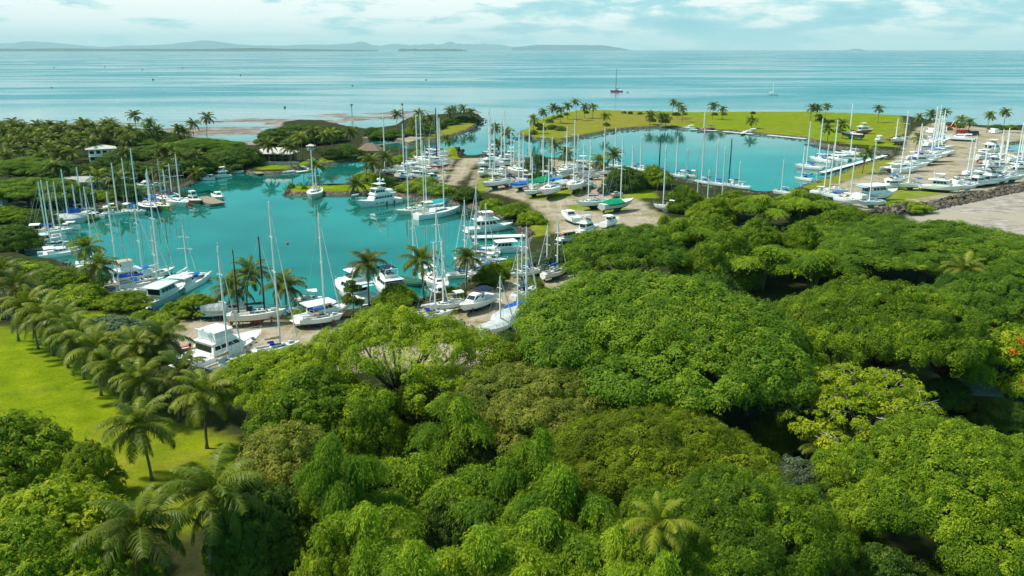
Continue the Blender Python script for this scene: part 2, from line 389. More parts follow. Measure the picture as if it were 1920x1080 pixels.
# ------------------------------------------------------------------ sea
wm = bpy.data.materials.new('water'); wm.use_nodes = True; t = wm.node_tree
b = t.nodes['Principled BSDF']
geo = node(t, 'ShaderNodeNewGeometry'); pos = geo.outputs['Position']
sz = node(t, 'ShaderNodeSeparateXYZ'); t.links.new(pos, sz.inputs[0])
off = math_n(t, 'MULTIPLY', math_n(t, 'SUBTRACT', noise_n(t, pos, 0.006, 4), 0.5), 260)
yy = math_n(t, 'ADD', sz.outputs[1], off)
open_ = mapr(t, yy, 430, 820)
deep = mapr(t, yy, 900, 5000)
shal = ramp_n(t, noise_n(t, pos, 0.022, 4, 0.55), [(0.33, (0.0, 0.055, 0.046)), (0.67, (0.006, 0.155, 0.13))])
c = mix_n(t, open_, shal, (0.02, 0.12, 0.15))
c = mix_n(t, deep, c, (0.014, 0.085, 0.125))
t.links.new(c, b.inputs['Base Color'])
b.inputs['IOR'].default_value = 1.48
b.inputs['Roughness'].default_value = 0.03
rip = noise_n(t, scale_n(t, pos, (0.5, 1.1, 1)), 0.55, 3, 0.5)
swl = noise_n(t, scale_n(t, pos, (0.012, 0.05, 1)), 1.0, 5, 0.6)
strk = noise_n(t, scale_n(t, pos, (0.0016, 0.0055, 1)), 1.0, 5, 0.6, 1.2)
hgt = math_n(t, 'ADD', math_n(t, 'MULTIPLY', rip, mapr(t, yy, 380, 650, 0.008, 0.035)), math_n(t, 'MULTIPLY', swl, mapr(t, yy, 430, 800, 0.0, 0.34)))
bn = node(t, 'ShaderNodeBump'); bn.inputs['Strength'].default_value = 1.0; bn.inputs['Distance'].default_value = 1.0
t.links.new(hgt, bn.inputs['Height']); t.links.new(bn.outputs[0], b.inputs['Normal'])
# wind streaks: rougher and smoother lanes of water
t.links.new(math_n(t, 'ADD', math_n(t, 'MULTIPLY', mapr(t, strk, 0.4, 0.62), mapr(t, yy, 500, 1000, 0.0, 0.16)), mapr(t, yy, 430, 900, 0.02, 0.12)), b.inputs['Roughness'])
M['water'] = wm
rings = [0, 300, 900, 2500, 7000, 20000, 72000]
mb = MB()
cx, cy = 0, 300
gs = sorted(set([-r for r in rings] + rings))
for i in range(len(gs) - 1):
    for j in range(len(gs) - 1):
        b_ = [(cx + gs[i], cy + gs[j], 0), (cx + gs[i + 1], cy + gs[j], 0), (cx + gs[i + 1], cy + gs[j + 1], 0), (cx + gs[i], cy + gs[j + 1], 0)]
        mb.add(b_, [(0, 1, 2, 3)])
struct(mb.build('sea', wm))
# ------------------------------------------------------------------ far shore
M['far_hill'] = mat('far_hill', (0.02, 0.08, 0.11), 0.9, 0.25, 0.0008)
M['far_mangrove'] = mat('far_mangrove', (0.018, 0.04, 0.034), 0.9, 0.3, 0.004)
def ridge(name, x0, x1, ybase, prof, dist, depth, m, seed, rough=1.0):
    """a far ridge: profile in pixel heights above its foot, real depth behind it"""
    n = 160; rs = np.random.RandomState(seed)
    xs_ = np.linspace(x0, x1, n)
    hp = np.interp(xs_, [p[0] for p in prof], [p[1] for p in prof])
    w = np.arange(n)[:, None].astype(float)
    nzv = fbm(np.column_stack([np.arange(n) * 1.0, np.zeros(n)]), 16, seed) - 0.5
    nz2 = fbm(np.column_stack([np.arange(n) * 1.0, np.zeros(n)]), 5, seed + 40) - 0.5
    hp = np.clip(hp * (1 + rough * (1.3 * nzv + 0.7 * nz2)), 0.05, None)
    rows = []
    for k, s in enumerate((0, 0.3, 0.6, 1.0, 0.65, 0)):
        d = dist + depth * k / 5.0
        rows.append([((x - 960) / FPX * d, d, -2 + h * s * dist / FPX * (1 + 0.06 * k)) for x, h in zip(xs_, hp)])
    o = MB(); o.grid(rows)
    return struct(o.build(name, m, smooth=True))
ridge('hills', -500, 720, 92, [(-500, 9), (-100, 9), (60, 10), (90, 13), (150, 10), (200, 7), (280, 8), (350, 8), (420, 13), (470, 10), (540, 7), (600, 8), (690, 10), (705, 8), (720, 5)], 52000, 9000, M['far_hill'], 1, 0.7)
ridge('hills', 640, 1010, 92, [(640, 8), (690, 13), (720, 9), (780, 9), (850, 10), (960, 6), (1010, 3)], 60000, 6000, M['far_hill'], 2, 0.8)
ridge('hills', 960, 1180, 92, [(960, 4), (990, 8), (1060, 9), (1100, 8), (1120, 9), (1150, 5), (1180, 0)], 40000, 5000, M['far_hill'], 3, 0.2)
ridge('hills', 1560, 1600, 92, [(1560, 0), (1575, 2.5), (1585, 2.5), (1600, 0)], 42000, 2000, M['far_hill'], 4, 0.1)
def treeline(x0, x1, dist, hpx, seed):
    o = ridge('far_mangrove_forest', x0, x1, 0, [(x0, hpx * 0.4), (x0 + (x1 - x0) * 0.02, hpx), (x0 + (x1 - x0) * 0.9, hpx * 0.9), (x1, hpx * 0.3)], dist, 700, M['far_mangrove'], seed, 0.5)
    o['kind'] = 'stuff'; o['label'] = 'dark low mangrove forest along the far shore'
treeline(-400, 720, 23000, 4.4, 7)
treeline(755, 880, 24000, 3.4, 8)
# ------------------------------------------------------------------ foliage
M['bark'] = mat('bark', (0.13, 0.105, 0.075), 0.95, 0.3, 2.0, 0.2, bump=0.6)
M['twig'] = mat('twig', (.36, .33, .29), 0.9, 0.15, 2.0, 0.2)
M['palm_bark'] = mat('palm_bark', (0.2, 0.17, 0.125), 0.95, 0.25, 3.0, 0.2, bump=0.5)
M['leaf_rain'] = leaf_mat('leaf_rain', (0.0499, 0.0965, 0.0067), (0.1498, 0.2463, 0.0083), (0.3827, 0.4576, 0.02))
M['leaf_deep'] = leaf_mat('leaf_deep', (0.0434, 0.1001, 0.01), (0.1035, 0.1969, 0.0117), (0.2503, 0.3421, 0.0217))
M['leaf_gold'] = leaf_mat('leaf_gold', (0.0768, 0.1088, 0.0064), (0.1856, 0.2432, 0.0077), (0.3968, 0.4224, 0.0192))
M['leaf_dark'] = leaf_mat('leaf_dark', (0.0288, 0.0608, 0.0096), (0.064, 0.1201, 0.0113), (0.1361, 0.1999, 0.016), 0.2)
M['leaf_fresh'] = leaf_mat('leaf_fresh', (0.0768, 0.1382, 0.0077), (0.1997, 0.2842, 0.0108), (0.384, 0.4301, 0.0184))
M['leaf_olive'] = leaf_mat('leaf_olive', (0.0666, 0.0965, 0.0166), (0.1664, 0.1997, 0.0233), (0.3328, 0.3162, 0.0499))
M['leaf_grey'] = leaf_mat('leaf_grey', (0.031, 0.0591, 0.031), (0.0704, 0.1126, 0.0563), (0.1478, 0.1971, 0.0986), 0.15)
M['leaf_bamboo'] = leaf_mat('leaf_bamboo', (0.0756, 0.1596, 0.0101), (0.1932, 0.3024, 0.0134), (0.3528, 0.4452, 0.0202), 0.35)
M['leaf_palm'] = leaf_mat('leaf_palm', (0.128, 0.0922, 0.032), (0.0768, 0.1178, 0.0115), (0.2432, 0.2624, 0.0256), 0.25, 0.4)
M['leaf_palm_yellow'] = leaf_mat('leaf_palm_yellow', (0.2, 0.13, 0.012), (0.16, 0.205, 0.012), (0.34, 0.33, 0.02), 0.3, 0.4)
M['leaf_flame'] = leaf_mat('leaf_flame', (0.2, 0.03, 0.01), (0.42, 0.06, 0.015), (0.5, 0.12, 0.02), 0.3)
M['culm'] = mat('culm', (0.15, 0.18, 0.05), 0.6, 0.2, 1.0)
M['coconut'] = mat('coconut', (0.22, 0.2, 0.05), 0.6, 0.25, 2.0)
def unit(a): return a / (np.linalg.norm(a, axis=-1, keepdims=True) + 1e-9)
def leaf_quads(C, N, D, L, Wd, fold=0.0):
    """pointed leaf blades: centre, normal, direction, length, width"""
    N = unit(N); D = unit(D - N * (D * N).sum(1, keepdims=True)); X = np.cross(D, N)
    L = L[:, None]; Wd = Wd[:, None]
    V = np.stack([C - D * L * .5, C + X * Wd * .5 + D * L * .06 + N * fold * Wd, C + D * L * .5, C - X * Wd * .5 + D * L * .06 + N * fold * Wd], 1).reshape(-1, 3)
    return V, np.arange(len(V)).reshape(-1, 4)
def clump_leaves(rs, C, A, rc, per, L, Wd, droop=0.3, flat=0.35, spread=0.55):
    """flattened tufts of leaves round the points C with axes A; returns centres, normals, directions, tone"""
    n = len(C); A = unit(A)
    idx = np.repeat(np.arange(n), per)
    r = np.sqrt(rs.rand(len(idx))); a = rs.rand(len(idx)) * 2 * np.pi
    u = unit(np.cross(A, rs.randn(n, 3))); w = np.cross(A, u)
    rad = u[idx] * np.cos(a)[:, None] + w[idx] * np.sin(a)[:, None]
    rr = (r * rc[idx])[:, None]
    h = (flat * rc[idx] * (1 - r * r))[:, None]
    c = C[idx] + rad * rr + A[idx] * (h + rs.randn(len(idx), 1) * 0.10 * rc[idx][:, None])
    c[:, 2] -= droop * rc[idx] * r ** 2
    nn = A[idx] * 0.9 + rad * (r[:, None] * 0.7) + rs.randn(len(idx), 3) * spread
    d = rad + rs.randn(len(idx), 3) * 0.5; d[:, 2] -= droop
    return c, nn, d, idx
TW = []
def tree_trunk(rs, limbs, h0, r0, name, bark):
    """tapered trunk with limbs reaching to the given points"""
    o = MB()
    fork = Vector((0, 0, h0))
    o.tube([(0, 0, -0.6), (0.05 * h0 * rs.randn() * .5, 0.05 * h0 * rs.randn() * .5, h0 * .5), fork], [r0 * 1.35, r0, r0 * .85], 9)
    for p in limbs:
        p = Vector(p); m_ = fork.lerp(p, 0.5) + Vector((rs.randn() * .3, rs.randn() * .3, -0.12 * (p - fork).length * 0.4))
        o.tube([fork - Vector((0, 0, .3)), m_, p], [r0 * .55, r0 * .33, r0 * .10], 7)
        for _ in range(2):
            q = m_.lerp(p, 0.3 + rs.rand() * 0.4) ; e = p + Vector((rs.randn(), rs.randn(), rs.rand() * .8)) * (p - fork).length * .07
            o.tube([q, q.lerp(e, .5) + Vector((0, 0, .2)), e], [r0 * .2, r0 * .13, r0 * .05], 5)
    for a, b_ in TW:
        a, b_ = Vector(a), Vector(b_); m_ = a.lerp(b_, .55) + Vector((rs.randn() * .12, rs.randn() * .12, .1)); o.tube([a, m_, b_], [.07, .05, .025], 4, 1)
        o.tube([m_, m_.lerp(b_, .6) + Vector((rs.randn() * .4, rs.randn() * .4, .25))], [.04, .02], 4, 1)
    TW.clear()
    return o.mesh(name, [bark, M['twig']], True)
def lobed_tree(name, seed, Rr, top, base, nl, lobe, vz, leaf, rc, gap, per, L, Wd, droop=0.3, flat=0.35, fork=None, r0=0.45, tmin=-0.25, tone_base=0.45, spread=0.34, jit=0.4, extra_mat=None, sag=0.0, inner=0.55, twigs=0, dome=False):
    """broadleaf crown made of several leafy domes, its surface broken into tufts"""
    rs = np.random.RandomState(seed)
    cs, rads = [], []
    zc = base + (top - base) * 0.42
    cs.append([rs.randn() * .05 * Rr, rs.randn() * .05 * Rr, top - lobe * Rr * vz]); rads.append(lobe * Rr)
    k1 = max(3, int(nl * .38))
    for k in range(k1):
        a = 2 * np.pi * (k + rs.rand() * .6) / k1; q = Rr * (0.33 + rs.rand() * .1); rr = lobe * Rr * (0.78 + rs.rand() * .3)
        cs.append([q * np.cos(a), q * np.sin(a), top - (top - base) * (0.16 + 0.14 * rs.rand()) - rr * vz]); rads.append(rr)
    k2 = nl - k1 - 1
    for k in range(k2):
        a = 2 * np.pi * (k + rs.rand() * .6) / max(k2, 1); rr = lobe * Rr * (0.62 + rs.rand() * .35); q = (Rr - rr * 0.95) * (0.88 + rs.rand() * .2)
        cs.append([q * np.cos(a), q * np.sin(a), top - (top - base) * (0.46 + 0.3 * rs.rand()) - rr * vz]); rads.append(rr)
    if dome:      # an umbrella of flat overlapping pads, stepping down to the rim
        cs, rads = [], []
        for k in range(nl):
            rr = lobe * Rr * (0.72 + rs.rand() * .56); q = (Rr - rr * .8) * np.sqrt((k + .35) / nl) * (0.93 + .14 * rs.rand()); a = k * 2.39996 + rs.randn() * .25
            cs.append([q * np.cos(a), q * np.sin(a), top - (top - base) * 0.86 * (q / Rr) ** 2.1 - rr * vz - rs.rand() * 1.3]); rads.append(rr)
    cs = np.array(cs); rads = np.array(rads)
    Cc, Aa, In = [], [], []
    for i in range(len(cs)):
        for shell, dens in ((1.0, 1.0), (0.80, inner)):
            area = 2 * np.pi * rads[i] ** 2 * (0.5 + 0.5 * vz) * (1 + tmin * -1)
            n = int(area * shell ** 2 * dens / gap ** 2)
            z = rs.rand(n) * (1 - tmin) + tmin; a = rs.rand(n) * 2 * np.pi; q = np.sqrt(np.clip(1 - z * z, 0, 1))
            u = np.column_stack([q * np.cos(a), q * np.sin(a), z])
            # shallow second-order bulges
            bul = 1 + 0.10 * np.sin(a * 5 + i) * np.sin(z * 7 + i * 2)
            p = cs[i] + u * rads[i] * np.array([1, 1, vz]) * shell * bul[:, None]
            nr_ = unit(u / np.array([1, 1, vz]) )
            ok = np.ones(n, bool)
            for j in range(len(cs)):
                if j == i: continue
                e = (p - cs[j]) / (rads[j] * np.array([1, 1, vz]) * 0.93 * (1 if shell == 1 else .8))
                ok &= ((e ** 2).sum(1) > 1) | (p[:, 2] < cs[j][2] - 0.4 * rads[j] * vz)
            ok &= p[:, 2] > base - 0.12 * (top - base) * 2
            Cc.append(p[ok] + nr_[ok] * (rs.randn(ok.sum(), 1) * jit)); Aa.append(nr_[ok]); In.append(np.full(ok.sum(), shell))
    Cc = np.concatenate(Cc); Aa = np.concatenate(Aa); In = np.concatenate(In)
    Cc[:, 2] -= sag * (np.hypot(Cc[:, 0], Cc[:, 1]) / Rr) ** 2
    Aa = Aa * 0.75 + np.array([0, 0, 0.45]) + rs.randn(*Aa.shape) * 0.12
    rcs = rc * (0.65 + 0.7 * rs.rand(len(Cc)))
    c, nn, d, idx = clump_leaves(rs, Cc, Aa, rcs, per, L, Wd, droop, flat, spread)
    n = len(c)
    big = np.where(In[idx] < 1, 1.9, 1.0)
    V, F = leaf_quads(c, nn, d, L * (0.7 + 0.6 * rs.rand(n)) * big, Wd * (0.7 + 0.6 * rs.rand(n)) * big)
    patch = fbm(Cc[:, :2] + 200, 4.5, seed) - 0.5
    tone = tone_base + rs.randn(len(Cc))[idx] * 0.16 + patch[idx] * 0.6 + rs.randn(n) * 0.15
    mats = [leaf]; mi = None
    if extra_mat:
        mats.append(extra_mat[0]); sel = rs.rand(len(Cc)) < extra_mat[1]; sel &= (Cc[:, 2] > base); mi = sel[idx].astype(int)
    crown = mesh_np(name + '_crown', V, F, mats, tone, mi)
    limbs = [tuple(cs[i] - np.array([0, 0, rads[i] * vz * 0.25])) for i in range(len(cs))]
    TW.clear()
    for _ in range(twigs):
        i = rs.randint(len(cs)); u = unit(rs.randn(3) * np.array([1, 1, .5]) + np.array([0, 0, .35])); TW.append((cs[i] + u * rads[i] * .5 * np.array([1, 1, vz]), cs[i] + u * (rads[i] + .9) * np.array([1, 1, vz])))
    trunk = tree_trunk(rs, limbs, fork or base * 0.55, r0, name + '_trunk', M['bark'])
    return dict(crown=crown, trunk=trunk, R=Rr, top=top, base=base)
def bamboo_clump(name, seed, nc=16, Hh=13.0, spread=4.2):
    rs = np.random.RandomState(seed); o = MB()
    C, N, D, T = [], [], [], []
    for k in range(nc):
        pl = k % 6; a = 2 * np.pi * (pl + seed * .37) / 5.0 + rs.randn() * .22; s = (0.9 if pl == 5 else spread * (0.85 + .4 * ((pl * 7 + seed) % 5) / 5)) * (1 + rs.randn() * .1); h = Hh * ((1.04 if pl == 5 else 0.7 + .26 * ((pl * 3 + seed) % 5) / 5) + rs.randn() * .03)
        ax = np.array([np.cos(a), np.sin(a), 0])
        t_ = np.linspace(0, 1, 9)
        pts_ = [np.array([0.3 * rs.randn() * 0, 0, 0]) + ax * (0.35 + s * (t ** 2.2)) + np.array([0, 0, h * (1 - (1 - t) ** 1.5) * (1 - 0.30 * max(0, t - .5) ** 1.4 / .5 ** 1.4)]) for t in t_]
        o.tube(pts_, [0.07 * (1 - .8 * t) + .012 for t in t_], 5)
        pts_ = np.array(pts_); tone = rs.randn() * 0.14
        nb = 92
        for _ in range(nb):
            t = 0.36 + 0.64 * rs.rand() ** 0.85; q = t * 8; i = min(int(q), 7); p = pts_[i] * (1 - q + i) + pts_[i + 1] * (q - i)
            b = rs.rand() * 2 * np.pi; out = np.array([np.cos(b), np.sin(b), 0.35]) + ax * 0.35
            ln = (0.5 + rs.rand() * 1.0) * (1.35 - 0.5 * abs(t - .75) / .33)
            m_ = 16
            v = np.linspace(0.15, 1, m_)[:, None]
            cc = p + out * ln * v + np.array([0, 0, -1.0]) * ln * 1.0 * v ** 2 + rs.randn(m_, 3) * 0.11
            dd = out * 0.5 + np.array([0, 0, -1.0]) * (0.25 + 1.2 * v) + rs.randn(m_, 3) * 0.4
            C.append(cc); D.append(dd); N.append(np.array([0, 0, 1.0]) * 0.6 + out * 0.6 + rs.randn(m_, 3) * 0.5); T.append(np.full(m_, tone) + rs.randn() * .1)
    C = np.concatenate(C); D = np.concatenate(D); N = np.concatenate(N); T = np.concatenate(T); n = len(C)
    V, F = leaf_quads(C, N, D, 0.36 * (0.7 + .6 * rs.rand(n)), 0.082 * (0.7 + .6 * rs.rand(n)))
    tone = 0.42 + T * 1.3 + rs.randn(n) * .11
    return dict(crown=mesh_np(name + '_foliage', V, F, M['leaf_bamboo'], tone), trunk=o.mesh(name + '_culms', M['culm'], True), R=spread, top=Hh, base=2)
def palm_crown(name, seed, nf=20, Lf=4.4, nl=30, wl=0.085, leaf='leaf_palm', seg=2, dead=3):
    rs = np.random.RandomState(seed); V, F, T = [], [], []; nv = 0
    for k in range(nf):
        a = k * 2.39996 + rs.rand() * .3; u = k / (nf - 1.0)
        el = R(84) - u * R(108) + rs.randn() * R(9); ln = Lf * (0.72 + .36 * math.sin(math.pi * (0.2 + .7 * u))) * (0.9 + .2 * rs.rand())
        isdead = k >= nf - dead; tone = (0.62 - 0.25 * u + rs.randn() * .07) if not isdead else 0.02
        n = 12; p = np.zeros((n, 3)); e = el
        for i in range(1, n):
            p[i] = p[i - 1] + ln / (n - 1) * np.array([math.cos(e) * math.cos(a), math.cos(e) * math.sin(a), math.sin(e)])
            e -= R(8.2) * (0.6 + .9 * i / n) * (1 if e > R(-70) else 0.1)
        # rachis
        q = unit(np.gradient(p, axis=0)); side = np.array([-math.sin(a), math.cos(a), 0.0]); up = np.cross(q, np.broadcast_to(side, q.shape)) * -1
        rw = np.linspace(0.055, 0.012, n)[:, None]
        vv = np.concatenate([p - side * rw, p + side * rw]); V.append(vv)
        F.append(np.array([[i, n + i, n + i + 1, i + 1] for i in range(n - 1)]) + nv); T.append(np.full(n - 1, tone + .15)); nv += len(vv)
        s_ = np.linspace(0.1, 0.985, nl); fi = s_ * (n - 1); i0 = np.minimum(fi.astype(int), n - 2); fr = (fi - i0)[:, None]
        base = p[i0] * (1 - fr) + p[i0 + 1] * fr; dq = q[i0]; uq = up[i0]
        ll = ln * 0.215 * np.sin(np.pi * (0.12 + 0.83 * s_)) ** 0.7 * (0.85 + .3 * rs.rand(nl))
        for sg in (-1, 1):
            d = unit(dq * 0.55 + side * sg * (1.0) + uq * 0.18 + rs.randn(nl, 3) * .12)
            if isdead: d = unit(dq * .6 + side * sg * .4 + np.array([0, 0, -.9]) + rs.randn(nl, 3) * .15)
            m_ = base + d * (ll * .5)[:, None]
            dr = np.array([0, 0, -1.0]) * (ll * (0.24 + .22 * u + .1 * rs.rand(nl)))[:, None]
            tip = m_ + d * (ll * .46)[:, None] + dr
            wv = dq * (wl * (0.8 + .4 * rs.rand(nl)))[:, None]
            vv = np.stack([base - wv * .35, base + wv * .35, m_ + wv * .5, m_ - wv * .5, tip + wv * .08, tip - wv * .08], 1).reshape(-1, 3)
            V.append(vv); j = np.arange(nl)[:, None] * 6
            F.append(np.concatenate([j + np.array([[0, 1, 2, 3]]), j + np.array([[3, 2, 4, 5]])]) + nv); nv += len(vv)
            T.append(np.tile(tone + rs.randn(nl) * .06, 2))
    # the unopened spear and a bunch of nuts
    me = mesh_np(name, np.concatenate(V), np.concatenate(F), M[leaf], np.concatenate(T))
    return me
def palm_trunk(name, seed, bend=0.8, rad=0.15):
    rs = np.random.RandomState(seed); o = MB(); a = rs.rand() * 6.28
    tt = np.linspace(0, 1, 9)
    o.tube([(bend * math.cos(a) * t ** 1.7, bend * math.sin(a) * t ** 1.7, 10 * t) for t in tt], [rad * (1.9 if t == 0 else 1.25 - .45 * t) for t in tt], 8)
    return o.mesh(name, M['palm_bark'], True), (bend * math.cos(a), bend * math.sin(a))
def nuts(seed):
    rs = np.random.RandomState(seed); o = MB()
    for k in range(7):
        a = k * 0.9 + rs.rand() * .3; o.sphere((0.26 * math.cos(a), 0.26 * math.sin(a), -0.15 - .2 * rs.rand()), (.12, .12, .15), 0, 7, 5)
    return o.mesh('coconuts', M['coconut'], True)
PT = {}
for s in (1, 2): PT['rain%d' % s] = lobed_tree('rain_tree', 10 + s, 15.0, 15.5, 7.6, 34, 0.245, 0.40, M['leaf_rain'], 0.74, 0.84, 92, 0.23, 0.115, 0.36, 0.5, 4.5, 0.6, sag=0.3, spread=0.28, jit=0.26, dome=True)
PT['rain4'] = lobed_tree('rain_tree', 27, 15.0, 15.5, 8.6, 20, 0.30, 0.42, M['leaf_rain'], 0.78, 0.90, 92, 0.235, 0.118, 0.3, 0.5, 4.5, 0.6, sag=0.8, spread=0.3, jit=0.34, inner=0.12)
PT['rain3'] = lobed_tree('rain_tree', 23, 10.0, 13.5, 6.3, 24, 0.28, 0.42, M['leaf_rain'], 0.66, 0.74, 88, 0.215, 0.108, 0.36, 0.5, 4.0, 0.45, sag=0.3, spread=0.28, jit=0.24, dome=True)
PT['sparse'] = lobed_tree('rain_tree', 31, 10.0, 13.0, 5.0, 14, 0.36, 0.5, M['leaf_fresh'], 0.6, 0.95, 40, 0.28, 0.14, 0.15, 0.35, 4.0, 0.45, tone_base=0.6, spread=0.35, inner=0.25, twigs=90)
PT['mango'] = lobed_tree('mango', 41, 6.0, 11.0, 2.6, 16, 0.36, 0.8, M['leaf_rain'], 0.5, 0.56, 36, 0.30, 0.095, 0.55, 0.5, 3.0, 0.3, tmin=-.5, jit=.25, tone_base=.4)
PT['mango2'] = lobed_tree('mango', 44, 6.0, 11.0, 2.6, 16, 0.36, 0.8, M['leaf_olive'], 0.5, 0.56, 36, 0.30, 0.095, 0.55, 0.5, 3.0, 0.3, tmin=-.5, jit=.3, tone_base=.42)
PT['fresh'] = lobed_tree('broadleaf', 51, 6.0, 9.5, 2.2, 16, 0.34, 0.75, M['leaf_fresh'], 0.46, 0.62, 34, 0.29, 0.11, 0.3, 0.5, 2.6, 0.28, tmin=-.5, jit=.35, tone_base=.5)
PT['dark'] = lobed_tree('fig', 61, 7.0, 9.5, 1.8, 15, 0.42, 0.72, M['leaf_dark'], 0.6, 0.68, 38, 0.32, 0.15, 0.3, 0.4, 2.6, 0.35, tmin=-.6, jit=.3)
PT['green'] = lobed_tree('broadleaf', 66, 7.0, 9.0, 1.8, 14, 0.42, 0.68, M['leaf_rain'], 0.6, 0.68, 38, 0.32, 0.15, 0.3, 0.4, 2.4, 0.33, tmin=-.6, jit=.3, tone_base=.38)
PT['shrub'] = lobed_tree('shrub', 71, 3.0, 3.4, 0.3, 9, 0.5, 0.75, M['leaf_rain'], 0.42, 0.42, 26, 0.26, 0.12, 0.2, 0.5, 0.7, 0.1, tmin=-.5, jit=.15, tone_base=.5)
PT['greyshrub'] = lobed_tree('shrub', 75, 4.5, 5.0, 0.3, 14, 0.42, 0.75, M['leaf_grey'], 0.5, 0.5, 30, 0.34, 0.14, 0.2, 0.55, 1.0, 0.14, tmin=-.5, jit=.25)
PT['tier'] = lobed_tree('tiered', 81, 3.2, 7.5, 1.6, 12, 0.4, 0.22, M['leaf_dark'], 0.5, 0.45, 26, 0.3, 0.14, 0.1, 0.25, 5.5, 0.13, tmin=-.2, jit=.1)
PT['flame'] = lobed_tree('flame', 91, 6.0, 9.5, 2.4, 13, 0.40, 0.55, M['leaf_rain'], 0.6, 0.62, 32, 0.36, 0.16, 0.25, 0.35, 2.6, 0.3, extra_mat=(M['leaf_flame'], 0.06))
for s in (1, 2, 3): PT['bamboo%d' % s] = bamboo_clump('bamboo', 100 + s, 17 + s, 13.0, 3.8)
PALM = {'near': [palm_crown('palm_fronds', 200 + s, 24, 4.9, 50, 0.115, dead=3 + s % 3) for s in range(4)], 'yellow': [palm_crown('palm_fronds', 220, 17, 4.4, 46, 0.125, 'leaf_palm_yellow', dead=1)],
        'mid': [palm_crown('palm_fronds', 230 + s, 20, 4.4, 27, 0.20, dead=2) for s in range(4)]}
TRK = [palm_trunk('palm_trunk', 240 + s, b) for s, b in enumerate((0.25, 0.7, 1.3, 1.0))]
NUTS = nuts(5)
prs = random.Random(5)
def tree(kind, px, py, hw, label, name, cat='tree', top=None, sz=None, group=None, vz=1.0, rz=None, leaf=None):
    """a tree whose crown is centred on pixel (px, py) with half-width hw pixels; px,py -> the middle of the crown"""
    p = PT[kind]
    zm = (p['top'] * 0.62 + p['base'] * 0.38)
    s = sz or 1.0
    for _ in range(6):
        q = P(px, py, LAND + zm * (s if top is None else 1) * vz if top is None else LAND + top * 0.72)
        dd = (Vector((q.x, q.y, q.z)) - cam.location).length
        s = hw / FPX * dd / p['R'] if sz is None else sz
        if top is None: pass
    z = ground_z(q.x, q.y) - 0.1
    zs = (top / p['top']) if top is not None else s * vz
    o = thing(name, label, cat, (q.x, q.y, z), prs.random() * 6.28 if rz is None else rz, group)
    a = link('trunk' if 'bamboo' not in kind else 'culms', p['trunk'], o); b_ = link('crown', p['crown'], o)
    a.scale = (s, s, zs); b_.scale = (s, s, zs)
    if leaf: b_.material_slots[0].link = 'OBJECT'; b_.material_slots[0].material = M[leaf]
    return o
def palm(px, py, bx, by, label, kind='mid', h=None, cs=1.0, group=None, nut=True, name='coconut_palm'):
    """coconut palm with its crown at pixel (px, py); foot at (bx, by) or height h given"""
    if h is None:
        q = P(bx, by, LAND); h = max(2.5, height_at(q, px, py) - LAND)
    else:
        q = P(px, py, LAND + h); q.z = LAND
    z = ground_z(q.x, q.y) if on_land(q.x, q.y, -4) else 0.5
    o = thing(name, label, 'palm', (q.x, q.y, z - 0.15), prs.random() * 6.28, group)
    i = prs.randrange(4); me, (dx, dy) = TRK[i]
    tr = link('trunk', me, o); tr.scale = (1, 1, (h + .3) / 10)
    pool = PALM[kind]; c_ = link('crown', pool[prs.randrange(len(pool))], o); c_.location = (dx, dy, h + .25); c_.scale = (cs, cs, cs); c_.rotation_euler = (prs.uniform(-.08, .08), prs.uniform(-.08, .08), prs.random() * 6.28)
    if kind != 'mid' and nut:
        n_ = link('coconuts', NUTS, o); n_.location = (dx, dy, h + .2)
    return o
# ------------------------------------------------------------------ the big trees in front
T_ = tree
T_('rain1', 1225, 598, 300, 'broad flat-topped rain tree in the middle of the wood, the widest crown of all', 'rain_tree', top=19, leaf='leaf_deep')
T_('rain3', 1405, 655, 150, 'yellow-green rain tree leaning on the right flank of the widest crown', 'rain_tree', top=13.5, leaf='leaf_fresh')
T_('rain3', 1172, 462, 124, 'domed rain tree beside the boatyard track, above the widest crown', 'rain_tree', top=14.5, leaf='leaf_deep')
T_('rain2', 1655, 592, 190, 'rounded rain tree right of the dark gap in the wood', 'rain_tree', top=17)
T_('rain2', 1735, 452, 200, 'dark spreading rain tree at the back of the wood near the stone wall', 'rain_tree', top=13, leaf='leaf_deep')
T_('rain3', 1870, 560, 120, 'dark rain tree behind the red-flowered tree at the wood\'s right edge', 'rain_tree', top=15, leaf='leaf_deep')
T_('flame', 1885, 655, 85, 'tree with orange-red blossom at the right edge of the wood', 'flame_tree', top=11)
T_('sparse', 1630, 752, 150, 'pale yellow-green rain tree with bare twigs showing through its thin crown', 'rain_tree', top=13)
T_('rain1', 1815, 890, 235, 'large rain tree filling the lower right corner', 'rain_tree', top=14.5)
T_('rain2', 1230, 850, 225, 'rain tree with a glimpse of white roof through its crown', 'rain_tree', top=13, leaf='leaf_gold')
T_('rain2', 1375, 985, 215, 'rain tree in front of the one with the white roof glimpse', 'rain_tree', top=14)
T_('rain3', 1000, 745, 165, 'olive rain tree in the middle, left of the grey shed roof', 'rain_tree', top=13, leaf='leaf_olive')
T_('rain4', 745, 645, 215, 'feathery flat rain tree overhanging the boats on stands', 'rain_tree', top=15.5)
T_('rain3', 520, 700, 125, 'low rain tree spreading over the bow of the large white motor cruiser', 'rain_tree', top=11)
T_('mango', 590, 740, 120, 'dense dark green mango tree below the low rain tree', 'mango_tree', top=12)
T_('mango2', 535, 850, 105, 'mango tree with a rusty brown flush beside the lawn', 'mango_tree', top=11.5)
T_('dark', 480, 960, 95, 'dark mango tree at the lawn\'s lower corner', 'mango_tree', top=9.5)
T_('mango', 620, 930, 80, 'shaded mango tree between the rusty one and the bamboo', 'mango_tree', top=10)
T_('mango', 790, 745, 85, 'dark narrow-leaved tree in the hollow left of the olive crown', 'broadleaf_tree', top=9)
